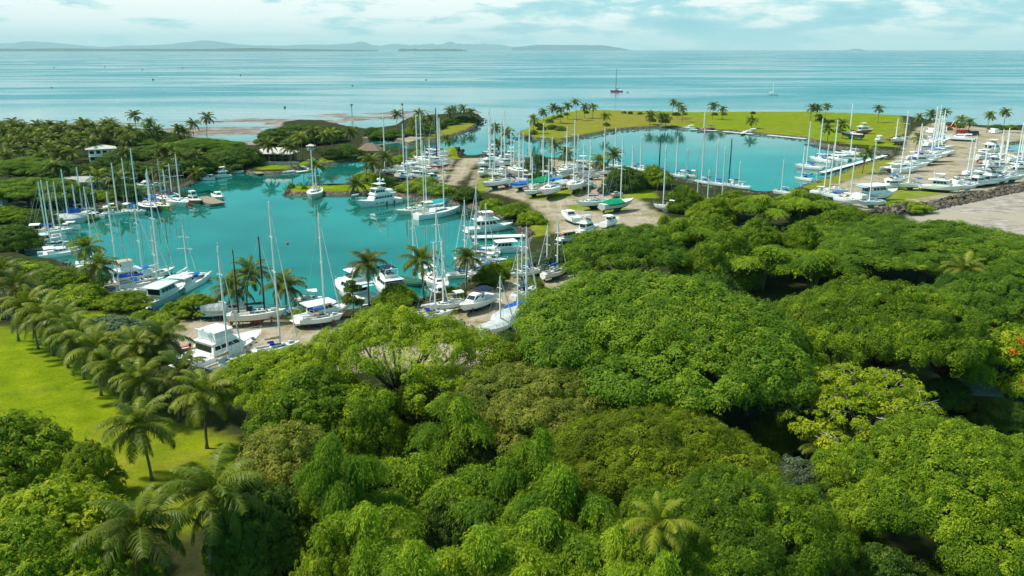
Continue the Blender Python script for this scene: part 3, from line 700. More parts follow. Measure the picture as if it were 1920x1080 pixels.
T_('green', 690, 790, 75, 'small round tree in front of the feathery rain tree', 'broadleaf_tree', top=10)
T_('dark', 880, 830, 80, 'dark tree in shade behind the tallest bamboo', 'broadleaf_tree', top=8)
T_('fresh', 1150, 745, 55, 'small bright conical tree beside the grey shed roof', 'broadleaf_tree', top=10, rz=1)
T_('dark', 1290, 745, 60, 'round dark bush-like tree in the deep gap under the widest crown', 'broadleaf_tree', top=6)
T_('fresh', 620, 1045, 75, 'pale frangipani with rosettes of light leaves at the bottom edge', 'frangipani_tree', top=10.5)
T_('fresh', 22, 815, 95, 'bright tree at the left edge, uppermost of the group on the lawn', 'broadleaf_tree', top=9)
T_('fresh', 165, 860, 55, 'small dome-shaped tree standing out into the lawn', 'broadleaf_tree', top=7.5)
T_('fresh', 100, 958, 125, 'bright bushy tree in the middle of the left lawn group', 'broadleaf_tree', top=10)
T_('mango', 40, 1040, 120, 'deep green tree in the lower left corner', 'broadleaf_tree', top=10.5)
T_('fresh', 185, 1060, 90, 'yellow-green tree at the bottom edge next to the left palms', 'broadleaf_tree', top=9)
T_('dark', 835, 985, 62, 'dark bush in the shaded hollow among the bamboo plumes', 'broadleaf_tree', top=6)
T_('greyshrub', 1490, 880, 55, 'grey-green bush in the shade beside the pale thin crown', 'broadleaf_tree', 'shrub', top=4.5)
T_('dark', 1455, 800, 50, 'dark bush at the right rim of the crown with the white roof glimpse', 'broadleaf_tree', 'shrub', top=5)
T_('green', 965, 655, 62, 'round tree between the feathery rain tree and the widest crown', 'broadleaf_tree', top=9, leaf='leaf_deep')
T_('mango', 1035, 660, 50, 'dark tree tucked under the left rim of the widest crown', 'broadleaf_tree', top=8)
T_('dark', 1885, 765, 45, 'dark bush beside the shed roof below the red-flowered tree', 'broadleaf_tree', 'shrub', top=4)
T_('dark', 1780, 725, 40, 'dark bush behind the pale thin crown, left of the shed roof', 'broadleaf_tree', 'shrub', top=4.5)
# bamboo plumes
for k, (x, y, hw, l) in enumerate([
    (775, 890, 82, 'tallest bamboo clump, a single rounded plume in the middle of the bamboo'),
    (690, 960, 78, 'bamboo clump left of the tallest plume, drooping over a dark hollow'),
    (640, 850, 62, 'arching bamboo clump behind the rusty mango tree'),
    (940, 900, 80, 'bamboo clump right of the tallest plume, in front of the shaded tree'),
    (1075, 905, 75, 'bamboo clump at the left edge of the crown with the white roof glimpse'),
    (1045, 985, 88, 'broad bamboo clump with yellowish leaves in the lower middle'),
    (900, 1010, 88, 'bamboo clump at the lower middle, below the one right of the tallest plume'),
    (760, 1040, 85, 'bamboo clump on the bottom edge below the tallest plume'),
    (1150, 1010, 72, 'bamboo clump just left of the yellow palm'),
    (1260, 1070, 75, 'bamboo clump on the bottom edge below the yellow palm'),
    (1000, 1075, 75, 'bamboo clump on the bottom edge in the lower middle'),
    (850, 770, 62, 'hanging bamboo clump below the olive rain tree'),
    (1000, 850, 66, 'bamboo clump just below the olive rain tree, behind the other plumes'),
    (1442, 372, 48, 'dark upright bamboo clump at the shore of the right-hand basin'),
    (1506, 366, 42, 'bamboo with one culm arching right over the basin shore'),
    (1430, 470, 75, 'bamboo clump above the dark gap in the wood'),
    (1530, 475, 62, 'bamboo clump right of the dark gap, under the dark rain tree'),
    (1290, 420, 45, 'light bamboo clump beside the boatyard track'),
    (1235, 415, 34, 'small light bamboo at the end of the boatyard track')]):
    T_('bamboo%d' % (k % 3 + 1), x, y, hw, l, 'bamboo_clump', 'bamboo', top=(12.5 + 4.5 * ((k * 7) % 5) / 4) if k < 13 else 12, group='bamboo clumps')
# wood behind
for k, x, y, hw, top, l in [
    ('green', 1325, 425, 70, 10, 'round tree in the wood beside the light bamboo'),
    ('mango', 1420, 440, 55, 13, 'tall dark tree between the upright bamboo and the dark gap'),
    ('mango', 1505, 445, 50, 12.5, 'tall tree just behind the dark gap in the wood'),
    ('green', 1320, 490, 62, 12, 'tree filling the corner between the domed and the widest rain tree'),
    ('green', 1360, 465, 72, 12, 'broad tree behind the dark gap in the wood'),
    ('green', 1570, 420, 85, 12, 'olive crown between the upright bamboo and the dark spreading rain tree'),
    ('green', 1285, 362, 38, 8, 'yellowish small tree by the basin behind the two tall dark trees'),
    ('fresh', 1375, 372, 48, 8.5, 'bright yellow-green tree on the basin shore'),
    ('green', 1335, 385, 45, 8, 'tree among the masts on the basin shore'),
    ('green', 1525, 378, 55, 8, 'low wide tree in front of the white boats by the pontoon'),
    ('green', 1590, 398, 45, 6, 'low tree between the pontoon boats and the wood'),
    ('dark', 1345, 540, 55, 10, 'dark tree between the domed and the widest rain tree'),
    ('rain3', 1820, 470, 130, 11.5, 'rain tree at the wood\'s far right edge near the mudflat'),
    ('green', 1900, 480, 65, 10, 'last tree of the wood before the mudflat'),
    ('green', 1660, 415, 60, 6.5, 'low tree below the foot of the stone wall'),
    ('rain3', 1780, 640, 85, 12, 'shaded tree between the rounded rain tree and the red-flowered tree'),
    ('dark', 1560, 800, 55, 5, 'dark undergrowth tree left below the pale thin crown'),
    ('dark', 1530, 930, 50, 5, 'dark tree in the hollow between the two lower right crowns'),
    ('mango', 1590, 985, 60, 6, 'shaded broad-leaved tree left of the lower right crown'),
    ('green', 1900, 1060, 110, 9, 'tree at the bottom right corner under the large rain tree'),
    ('fresh', 1340, 1075, 70, 9, 'bright bush-like tree on the bottom edge, right of the yellow palm'),
    ('dark', 1650, 1070, 90, 8, 'dark tree on the bottom edge left of the lower right crown')]:
    T_(k, x, y, hw, l, 'broadleaf_tree', top=top)
# shore bushes by the near side of the basin
for k, x, y, hw, top, l in [
    ('shrub', 40, 505, 60, 3.6, 'bright shrub at the far left of the basin shore'),
    ('green', 110, 515, 68, 4.6, 'wide bright bush in front of the three moored catamarans'),
    ('shrub', 150, 545, 55, 3.4, 'bush between the lawn palms and the first shore palms'),
    ('greyshrub', 30, 545, 60, 4.5, 'dull bush behind the palms at the left edge'),
    ('fresh', 235, 555, 45, 3.6, 'flat bright tree beside the grey work boat'),
    ('greyshrub', 205, 610, 72, 4.6, 'large grey-green bush by the end of the track'),
    ('greyshrub', 262, 640, 48, 4.2, 'grey-green bush in front of the track'),
    ('shrub', 270, 588, 26, 2.0, 'clipped shrub at the track edge, left end of its row'),
    ('shrub', 305, 594, 26, 2.0, 'clipped shrub at the track edge, middle of its row'),
    ('fresh', 368, 562, 42, 4.2, 'bright round tree above the dark parked car'),
    ('shrub', 322, 575, 24, 2.6, 'small bush between the grey work boat and the parked car'),
    ('shrub', 565, 585, 20, 2.2, 'dark green bush at the foot of a shore palm, by the white power cat'),
    ('green', 742, 545, 42, 4.6, 'bushy tree on the shore between two palms'),
    ('tier', 660, 545, 20, 7.0, 'small dark tiered tree in front of the white houseboat'),
    ('shrub', 848, 545, 26, 2.4, 'bush by the shore near the navy-covered sports boat'),
    ('green', 922, 505, 36, 5.0, 'round dark tree above the navy-covered sports boat'),
    ('shrub', 975, 490, 40, 3.2, 'bush on the bank behind the moored power boats'),
    ('greyshrub', 1018, 482, 46, 4.6, 'tangled bush on the bank at the basin\'s right end'),
    ('shrub', 1000, 530, 32, 3.0, 'bush beside the sandy yard, right of the tall masts'),
    ('dark', 1052, 472, 30, 6.0, 'dark bushy tree on the bank beneath the orange awning'),
    ('fresh', 1000, 560, 30, 4.0, 'leafy tree over the blue boat cover'),
    ('dark', 875, 358, 26, 4.2, 'round dark bush beside the slipway'),
    ('green', 965, 388, 40, 4.2, 'wide bush on the bank right of the white schooner'),
    ('shrub', 1000, 402, 28, 3.2, 'bush at the right end of the bank, above the moored boats'),
    ('shrub', 925, 378, 24, 3.0, 'bush on the bank nearest the white schooner'),
    ('dark', 1008, 300, 30, 8.0, 'dark umbrella tree among the boats on land'),
    ('dark', 1000, 325, 24, 5.0, 'drooping dark tree below the umbrella tree, among the boats on land'),
    ('dark', 1172, 325, 40, 8.5, 'tall dark tree beside the sandy track, left of a pair'),
    ('green', 1228, 322, 36, 8.0, 'tall dark tree on two stems, right of a pair by the track'),
    ('greyshrub', 1145, 345, 22, 4.5, 'grey bush at the foot of the tall dark trees'),
    ('shrub', 820, 350, 34, 3.0, 'bush behind the cream motor sailer'),
    ('shrub', 770, 345, 30, 3.0, 'bush on the bank behind the large motor yacht'),
    ('shrub', 690, 325, 26, 3.4, 'bush at the root of the grass spit'),
    ('shrub', 715, 335, 24, 3.2, 'bush beside the radar mast of the large motor yacht'),
    ('shrub', 800, 335, 24, 2.6, 'bush left of the slipway boats'),
    ('shrub', 545, 345, 7, 1.8, 'small bush on the tip of the grass spit'),
    ('shrub', 570, 349, 6, 1.4, 'spiky plant on the grass spit beside the moored ketch'),
    ('shrub', 1700, 380, 40, 2.4, 'rough scrub below the stone wall end')]:
    T_(k, x, y, hw, l, 'shoreline_shrub' if top < 4 else 'shore_tree', 'shrub' if top < 4 else 'tree', top=top)
# left shore wood
for k, x, y, hw, top, l in [
    ('dark', 18, 425, 45, 7, 'very dark tree at the left edge beside the moored catamarans'),
    ('green', 20, 395, 40, 4, 'light bush above the very dark tree at the left edge'),
    ('rain3', 50, 350, 85, 10, 'layered spreading tree at the left edge of the far shore'),
    ('rain3', 40, 310, 70, 10, 'spreading tree behind the layered one at the left edge'),
    ('green', 110, 350, 45, 8, 'tree between the layered tree and the grey-roofed house'),
    ('dark', 115, 318, 45, 9, 'dark crown behind the grey-roofed house'),
    ('dark', 60, 385, 50, 6, 'dark thicket above the moored catamarans'),
    ('green', 105, 385, 38, 5, 'bush on the bank behind the blue-tarped boat'),
    ('green', 165, 318, 36, 7, 'bright low tree below the white house'),
    ('dark', 215, 300, 38, 8, 'dark tree right in front of the white house'),
    ('rain3', 262, 285, 62, 9, 'broad crown right of the white house'),
    ('dark', 250, 312, 44, 7, 'black-green tree above the tallest mast of the left row'),
    ('rain3', 375, 272, 85, 10, 'wide domed crown on the shore, above the small white cruisers'),
    ('dark', 350, 300, 50, 8, 'dark undergrowth tree below the wide domed crown'),
    ('dark', 420, 292, 48, 7, 'dark tree on the bank above the covered skiff'),
    ('dark', 455, 285, 36, 8, 'dark tree left of the house with the pale roof'),
    ('green', 400, 300, 40, 6, 'shore tree among the palms above the small cruisers'),
    ('dark', 555, 244, 60, 10, 'dense dark crown behind the house with the pale roof'),
    ('dark', 605, 246, 45, 8, 'right half of the dark crowns behind the pale-roofed house'),
    ('dark', 510, 250, 30, 8, 'left end of the dark crowns behind the pale-roofed house'),
    ('green', 650, 278, 26, 6, 'tree left of the thatched pavilion'),
    ('green', 625, 283, 24, 5, 'small tree on the lawn left of the thatched pavilion'),
    ('shrub', 478, 298, 15, 3, 'round bush at the corner of the pale-roofed house'),
    ('green', 235, 352, 42, 4, 'low bright hedge tree above the cream trawler'),
    ('shrub', 180, 362, 30, 3, 'bush beside the grey-roofed house'),
    ('green', 205, 370, 32, 3.5, 'bush on the bank above the white sloop'),
    ('dark', 290, 362, 34, 3.5, 'hedge on the bank above the yellow ketch'),
    ('green', 325, 345, 24, 5, 'tree beside the two small white power cats'),
    ('dark', 150, 385, 35, 4, 'dark bush on the bank behind the grey catamaran'),
    ('green', 700, 243, 22, 5, 'bush on the outer sandbar, left of its clump'),
    ('green', 715, 247, 26, 4.5, 'bush on the outer sandbar, in the middle of its clump'),
    ('dark', 738, 246, 24, 4.5, 'bush on the outer sandbar, right of its clump'),
    ('green', 780, 240, 22, 6, 'leafy tree among the palms on the sandbar'),
    ('green', 800, 236, 20, 6, 'second leafy tree among the palms on the sandbar'),
    ('dark', 820, 232, 18, 4, 'bush on the sandbar towards its tip'),
    ('dark', 845, 224, 18, 4.5, 'bush below the palms near the sandbar tip'),
    ('dark', 868, 220, 18, 4.5, 'bush below the tallest palms of the sandbar tip'),
    ('green', 888, 222, 12, 4, 'outermost bush on the sandbar tip'),
    ('green', 790, 262, 20, 5, 'tree at the channel side of the sandbar'),
    ('shrub', 785, 285, 16, 3, 'bush on the shore behind the slipway catamarans'),
    ('shrub', 752, 295, 18, 3, 'bush among the palms left of the slipway catamarans'),
    ('shrub', 700, 257, 14, 1.8, 'low scrub on the canal side of the sandbar')]:
    T_(k, x, y, hw, l, 'shore_tree' if top >= 4 else 'shoreline_shrub', 'tree' if top >= 4 else 'shrub', top=top, leaf=(prs.choice([None, 'leaf_deep', 'leaf_dark']) if k in ('green', 'rain3') else None))
rr_ = random.Random(3)
for i in range(34):   # the low scrub the far palms stand in
    x = rr_.uniform(0, 330); y = rr_.uniform(240, 262) if x < 250 else rr_.uniform(250, 264)
    T_(rr_.choice(['green', 'dark', 'dark']), x, y, rr_.uniform(18, 30), 'low scrubby tree under the palms of the far left shore', 'scrub_tree', top=rr_.uniform(3, 5.5), group='scrub under the far left palms')
for i, (x, y, hw) in enumerate([(1010, 232, 8), (1030, 224, 9), (1015, 238, 9), (1040, 219, 7), (1050, 216, 6), (1062, 212, 6), (1036, 236, 12), (1052, 238, 12), (1100, 209, 5), (1170, 209, 5), (1182, 210, 5), (1200, 211, 6), (1222, 212, 5), (1222, 223, 9), (1245, 224, 11), (1137, 231, 8), (1268, 212, 8), (1285, 212, 5), (1340, 212, 6), (1358, 212, 6), (1412, 210, 5), (1540, 222, 9), (1548, 226, 9), (1535, 215, 7), (1560, 226, 5), (1000, 246, 9), (990, 250, 7), (1575, 242, 9), (1780, 232, 9), (1800, 234, 9), (1870, 236, 14), (1895, 236, 12)]):
    T_(['dark', 'green'][i % 2], x, y, hw, 'low dark bush on the green peninsula', 'peninsula_bush', 'shrub', top=1.6 + hw * .11, group='low bushes on the green peninsula')
# ------------------------------------------------------------------ palms
for (x, y, bx, by, l, kd, cs) in [
    (545, 518, 547, 578, 'coconut palm on the shore between the pink-white ketch and the power cat', 'near', 1.0),
    (690, 497, 692, 572, 'green palm in front of the white houseboat', 'near', .95),
    (792, 490, 795, 562, 'palm on the shore with yellowing fronds, next to a bare mast', 'near', .95),
    (872, 487, 874, 545, 'small yellow-green palm behind the navy-covered sports boat', 'near', .85),
    (470, 505, 462, 566, 'slim palm behind the black mast of the ketch on stands', 'near', .95),
    (425, 540, 428, 588, 'short palm between the parked car and the ketch on stands', 'near', .95),
    (170, 468, 160, 535, 'taller of two palms among the moored catamarans', 'near', .9),
    (197, 505, 188, 565, 'shorter of two palms among the moored catamarans', 'near', .9),
    (118, 605, 128, 690, 'palm with hanging fronds, third along the lawn edge', 'near', 1.0),
    (183, 655, 190, 742, 'palm leaning over the lawn with a bare trunk, fourth along its edge', 'near', 1.0),
    (305, 640, 300, 730, 'palm left of the large white motor cruiser', 'near', .95),
    (270, 712, 272, 790, 'palm half hidden behind the one in the middle of the lawn edge', 'near', .9),
    (287, 800, 285, 900, 'palm in the middle of the lawn with long drooping fronds', 'near', 1.0),
    (385, 738, 388, 840, 'dark palm against the mango trees right of the lawn', 'near', 1.0),
    (395, 940, 398, 1120, 'large palm with bright fronds at the bottom of the lawn', 'near', 1.05),
    (282, 985, 290, 1140, 'upright palm at the bottom edge beside the large bright one', 'near', 1.05),
    (22, 545, 35, 640, 'palm at the left edge of the lawn, tallest of its pair', 'near', 1.0),
    (62, 580, 72, 655, 'palm second along the lawn edge', 'near', 1.0),
    (8, 510, 15, 600, 'palm cut by the left edge of the picture, behind the lawn', 'near', .95),
    (225, 690, 232, 770, 'palm behind the leaning one on the lawn edge', 'near', .9),
    (150, 628, 158, 712, 'palm squeezed between the third and fourth along the lawn edge', 'near', .95),
    (92, 592, 100, 668, 'dark palm just left of the one with hanging fronds on the lawn edge', 'near', .95),
    (252, 655, 256, 738, 'palm against the large grey-green bush', 'near', .95),
    (335, 705, 336, 790, 'palm in front of the stern of the large white motor cruiser', 'near', .95),
    (1560, 655, 1560, 745, 'palm poking out between the two right-hand rain trees', 'near', .8),
    (1800, 512, 1800, 610, 'palm in the wood behind the red-flowered tree', 'near', .95)]:
    palm(x, y, bx, by, l, kd, None, cs * 1.03)
palm(1242, 985, 0, 0, 'young yellow palm standing out of the bamboo', 'yellow', 13.5, .70)
palm(1560, 850, 0, 0, 'small shaded palm in the hollow below the pale thin crown', 'near', 4.5, .7)
palm(1590, 910, 0, 0, 'broad-fronded young palm in the dark hollow', 'near', 4.0, .6)
for (x, y, h, l) in [
    (253, 218, 14, 'tallest coconut palm of the far left shore'), (280, 230, 12, 'palm just right of the tallest one on the far left shore'),
    (384, 221, 13, 'tall lone palm at the right end of the far left grove'), (360, 233, 10, 'shorter palm beside the lone tall one'),
    (331, 243, 9, 'palm behind the wide domed crown of the far shore'), (139, 288, 8, 'dark palm standing left of the white house'),
    (109, 312, 8, 'palm leaning over the crowns left of the grey-roofed house'), (181, 334, 6.5, 'bushy yellow palm right beside the grey-roofed house'),
    (222, 336, 6.5, 'yellowing palm above the white sloop'), (233, 287, 8, 'palm rising from the crown right of the white house'),
    (303, 283, 9, 'palm above the small hut'), (314, 287, 8, 'palm right of the small hut'), (336, 294, 7.5, 'palm over the boat shed'),
    (366, 293, 7.5, 'bright palm above the small white cruisers'), (362, 322, 6, 'short palm on the bank next to the small white cruisers'),
    (301, 322, 6.5, 'brownish palm behind the two small power cats'), (503, 273, 8, 'date-like palm before the pale-roofed house'),
    (544, 277, 8, 'palm at the right gable of the pale-roofed house'), (565, 259, 10, 'taller palm behind the pale-roofed house'),
    (588, 247, 10, 'palm in front of the dense dark crowns'), (609, 256, 8, 'palm right of the dense dark crowns'), (623, 253, 8, 'palm near the white post on the lawn'),
    (656, 249, 8, 'palm behind the thatched pavilion'), (596, 312, 6.5, 'palm bent over the water beside the moored ketch mast'),
    (691, 304, 8.5, 'left of the two bushy palms by the canal'), (720, 297, 8.5, 'right of the two bushy palms by the canal'),
    (743, 215, 10, 'slim palm standing alone on the sandbar behind the black mast'), (786, 213, 11, 'tallest palm of the sandbar middle'),
    (781, 226, 8, 'palm below the tallest one on the sandbar'), (774, 233, 7, 'small palm on the sandbar middle'), (796, 229, 8, 'palm right of the tallest one on the sandbar'),
    (806, 222, 7, 'short palm on the sandbar towards its tip'), (845, 210, 8, 'first palm of the sandbar tip'), (855, 205, 9, 'second palm of the sandbar tip'),
    (868, 205, 9, 'third palm of the sandbar tip, beside the tallest'), (884, 211, 7, 'outermost palm of the sandbar tip'),
    (842, 263, 5, 'small dark palm on the grassy mound'), (669, 338, 4, 'stubby palm on the grass spit'),
    (929, 238, 11, 'palm with reddish fronds at the channel mouth'), (949, 250, 9, 'darker palm at the channel mouth'), (931, 273, 4, 'low palm at the channel mouth'),
    (1057, 288, 8, 'yellow palm between the umbrella tree and the basin'), (1040, 273, 9, 'palm behind the umbrella tree'),
    (1150, 292, 6, 'small light palm behind the tall dark trees'), (1125, 303, 4, 'tiny palm on the basin edge'), (1621, 288, 8, 'dark palm beside the white pontoon'),
    (1554, 242, 7, 'palm on the basin corner by the stone bank'), (1582, 233, 8, 'palm behind the dark blue sloop'), (1719, 258, 8, 'palm behind the row of masts'),
    (1019, 211, 9, 'palm on the peninsula tip, left of its row'), (1000, 225, 8, 'palm at the water on the peninsula tip'), (1037, 203, 10, 'second palm on the peninsula tip'),
    (1051, 206, 9, 'leaning palm on the peninsula tip'), (1065, 200, 9, 'palm before the tallest one of the peninsula tip'), (1082, 191, 13, 'tallest palm of the peninsula tip'),
    (1097, 201, 8, 'palm right of the tallest one of the peninsula tip'), (1112, 201, 8, 'rightmost palm of the peninsula tip row'), (1137, 218, 8, 'lone palm in the dry grass'),
    (1219, 216, 6, 'small palm on the inner bank of the peninsula'), (1239, 210, 9, 'larger palm on the inner bank of the peninsula'), (1249, 216, 7, 'third palm on the inner bank of the peninsula'),
    (1261, 192, 12, 'tall palm on the outer edge of the peninsula'), (1272, 198, 9, 'palm between two others on the outer edge'), (1280, 204, 9, 'leafy palm on the outer edge, right of three'),
    (1337, 200, 9, 'double-headed palm on the outer edge'), (1355, 206, 7, 'small palm right of the double-headed one'), (1410, 226, 5, 'tiny palm in the green field'),
    (1521, 203, 9, 'windswept palm, first of three by the far field'), (1531, 203, 9, 'windswept palm, second of three by the far field'), (1549, 201, 9, 'windswept palm, third of three by the far field'),
    (1649, 205, 9, 'forked-looking windswept palm alone on the far shore'), (1727, 221, 5, 'short palm on the far shore behind the masts'), (1747, 216, 9, 'palm behind the tallest masts of the yard'),
    (1767, 211, 11, 'tall palm beside the tallest masts of the yard'), (1801, 225, 9, 'yellowish palm above the parked vehicles'), (1817, 230, 7, 'palm right of the yellowish one above the vehicles'),
    (1855, 217, 10, 'palm on the far right shore, left of a pair'), (1886, 211, 12, 'tallest palm on the far right shore')]:
    palm(x, y, 0, 0, l, 'mid', h, 1.0 + prs.random() * .25)
for i, (x, y, h) in enumerate([(8, 247, 10), (25, 233, 11), (39, 264, 9), (64, 250, 10), (103, 260, 9), (124, 237, 10), (144, 243, 10), (175, 238, 10), (194, 234, 10), (218, 240, 10), (231, 250, 8), (136, 256, 9), (15, 268, 8), (50, 270, 8), (78, 268, 8), (88, 246, 9), (45, 240, 10), (70, 236, 10), (110, 244, 9), (155, 256, 8), (160, 236, 9), (185, 252, 8), (206, 247, 8), (2, 236, 10), (95, 278, 8), (120, 272, 8), (28, 282, 8), (60, 284, 8), (245, 244, 8), (265, 252, 8), (295, 246, 7), (-15, 250, 10), (130, 268, 8), (35, 250, 10), (18, 236, 11), (58, 262, 9), (84, 258, 9), (98, 236, 10), (150, 232, 10), (110, 288, 8), (75, 296, 8), (12, 296, 8), (170, 268, 8), (275, 242, 8), (240, 262, 8), (345, 250, 7), (205, 230, 9)]):
    palm(x, y, 0, 0, 'coconut palm in the dense grove along the far left shore', 'mid', h, 1.05 + prs.random() * .25, 'palms of the far left grove')
# ------------------------------------------------------------------ boats
PAINT = dict(white=(.80, .81, .80), cream=(.74, .69, .58), pink=(.76, .67, .61), paleblue=(.60, .71, .77), grey=(.38, .40, .41), navy=(.015, .03, .09), yellow=(.72, .60, .10), red=(.50, .035, .04),
             orange=(.78, .15, .06), teal=(.03, .36, .36), tan=(.46, .38, .28), wood=(.22, .12, .055), dgreen=(.02, .09, .06), black=(.015, .015, .017), lightgrey=(.62, .64, .65), blue=(.02, .10, .33), antired=(.26, .05, .035), green=(.02, .25, .12))
for k, v in PAINT.items(): M['gel_' + k] = mat('gelcoat_' + k, v, 0.32, 0.05, 0.35, 0.5, dirt=0.22 if k in ('white', 'cream', 'pink', 'lightgrey', 'tan') else 0.12)
CANVAS = dict(blue=(.012, .13, .52), green=(.0, .27, .12), white=(.76, .77, .76), navy=(.012, .018, .05), lightblue=(.33, .52, .66), black=(.012, .012, .014), tan=(.45, .33, .22), dgreen=(.02, .10, .07), teal=(.05, .42, .48), grey=(.42, .44, .45), red=(.55, .05, .06), orange=(.66, .26, .07), royal=(.02, .05, .42), cream=(.72, .66, .54))
for k, v in CANVAS.items(): M['cv_' + k] = mat('canvas_' + k, v, 0.85, 0.12, 1.2, 0.2, bump=0.3)
M['deck'] = mat('deck', (.70, .70, .67), 0.6, 0.08, 0.8, 0.3, dirt=0.3)
M['teak'] = mat('teak', (.33, .23, .14), 0.7, 0.2, 2.5, 0.3)
M['glass'] = mat('tinted_glass', (.012, .018, .022), 0.08, 0.2, 1.0, 0.6)
M['alloy'] = mat('alloy', (.80, .80, .78), 0.45, 0.05, 2.0, 0.4)
M['clear'] = mat('clear_screen', (.52, .66, .70), 0.15, 0.1, 1.0, 0.6)
M['blackspar'] = mat('black_spar', (.015, .016, .018), 0.4, 0.1, 2.0)
M['woodspar'] = mat('wood_spar', (.5, .38, .22), 0.5, 0.1, 2.0)
M['steel'] = mat('steel', (.55, .56, .57), 0.3, 0.05, 3.0, metal=0.7)
M['wire'] = mat('wire', (.42, .43, .44), 0.4, 0.05, 3.0, metal=0.5)
M['rubber'] = mat('rubber', (.02, .02, .022), 0.7, 0.1, 3.0)
M['mesh'] = mat('trampoline_net', (.11, .11, .12), 0.9, 0.15, 3.0)
def hull_mb(L, B, fb, fs, dr, tr=.72, p=2.2, rake=.09, keelk=1.0, n=12, yoff=0.0):
    o = MB(); rows = []
    for i in range(n):
        t = i / (n - 1.0)
        b = B / 2 * ((tr + (1 - tr) * math.sin(min(t / .45, 1) * math.pi / 2)) if t < .45 else max(0.0, 1 - ((t - .45) / .55) ** p))
        b = max(b, 0.015 * B)
        bw = b * (.93 - .22 * max(0, t - .4) / .6)
        sh = fs + (fb - fs) * t ** 1.7 - 0.06 * (fb) * math.sin(math.pi * t)
        kd = dr * (0.55 + .45 * math.sin(math.pi * min(1, t * .9 + .1))) * keelk
        X = lambda c: -L / 2 + L * t * (1 - c * t ** 2)
        side = [(X(rake * 2.6), 0.0, -kd), (X(rake * 1.8), bw * .68, -kd * .62), (X(rake * 1.05), bw * .96, 0.0), (X(rake), bw, .05 * fb + .03), (X(rake * .45), (b + bw) / 2 * 1.02, sh * .55), (X(0), b, sh)]
        rows.append([(x, -y + yoff, z) for x, y, z in side[::-1]] + [(x, y + yoff, z) for x, y, z in side[1:]])
    ms = [0, 0, 2, 1, 1, 1, 1, 2, 0, 0]
    b0 = len(o.v); m_ = len(rows[0])
    for r in rows: o.v.extend(r)
    for i in range(n - 1):
        for k in range(m_ - 1):
            o.f.append((b0 + i * m_ + k, b0 + (i + 1) * m_ + k, b0 + (i + 1) * m_ + k + 1, b0 + i * m_ + k + 1)); o.m.append(ms[k])
    o.f.append(tuple(b0 + k for k in range(m_))); o.m.append(0)
    sheer = [(r[0], r[-1]) for r in rows]
    return o, sheer
def deck_mb(sheer, drop=.06, inset=.96):
    o = MB(); rows = []
    for l, r in sheer:
        c = ((l[0] + r[0]) / 2, (l[1] + r[1]) / 2, (l[2] + r[2]) / 2)
        f = lambda q: (c[0] + (q[0] - c[0]) * inset, c[1] + (q[1] - c[1]) * inset, q[2] - drop)
        rows.append([f(l), (c[0], c[1], c[2] - drop + abs(r[1] - l[1]) * .03), f(r)])
    o.grid(rows); return o
def house_q(x0, x1, w0, w1, z0, z1, rf, rb, tw):
    """deckhouse: foot from x0 (aft) to x1, half widths w0 aft, w1 forward, raked ends; returns its corner loop"""
    bot = [(x0, -w0, z0), (x1, -w1, z0), (x1, w1, z0), (x0, w0, z0)]
    top = [(x0 + rb, -w0 * tw, z1), (x1 - rf, -w1 * tw, z1), (x1 - rf, w1 * tw, z1), (x0 + rb, w0 * tw, z1)]
    return bot, top
def build_house(par, name, x0, x1, w0, w1, z0, z1, rf, rb, tw, m, glass, det, panes=3, front=True, v=(.3, .8), roof_over=0.0, roofm=None, aft=False, lift=0):
    bot, top = house_q(x0, x1, w0, w1, z0, z1, rf, rb, tw)
    o = MB(); o.hexa(bot, top)
    # rounded coach-roof edge
    zt = z1 + (z1 - z0) * .12
    sh = lambda q, k: ((q[0] - (x0 + x1) / 2) * k + (x0 + x1) / 2, q[1] * k, zt)
    o.hexa(top, [sh(q, .9) for q in top])
    h = o.build(name, m, par); h.location.z = lift
    if roof_over:
        o = MB(); e = roof_over
        a = [(top[0][0] - e, -w0 * tw - e * .4, zt), (top[1][0] + e * .6, -w1 * tw - e * .4, zt), (top[1][0] + e * .6, w1 * tw + e * .4, zt), (top[0][0] - e, w0 * tw + e * .4, zt)]
        o.hexa(a, [(q[0], q[1] * .96, zt + .1) for q in a]); o.build('roof', roofm or m, h)
    if glass:
        sides = [([bot[0], bot[1], top[1], top[0]], panes), ([bot[2], bot[3], top[3], top[2]], panes)]
        for q, n_ in sides:
            o = MB()
            for k in range(n_):
                a = .06 + .88 * k / n_; face_panel(o, q, a, a + .88 / n_ * .86, v[0], v[1])
            o.build('window', glass, h)
        if front:
            o = MB()
            for k in range(3): face_panel(o, [bot[1], bot[2], top[2], top[1]], .05 + .3 * k, .05 + .3 * k + .28, v[0], min(.92, v[1] + .08))
            o.build('windshield', glass, h)
        if aft:
            o = MB(); face_panel(o, [bot[3], bot[0], top[0], top[3]], .1, .9, v[0] * .5, v[1]); o.build('aft_window', glass, h)
    return h
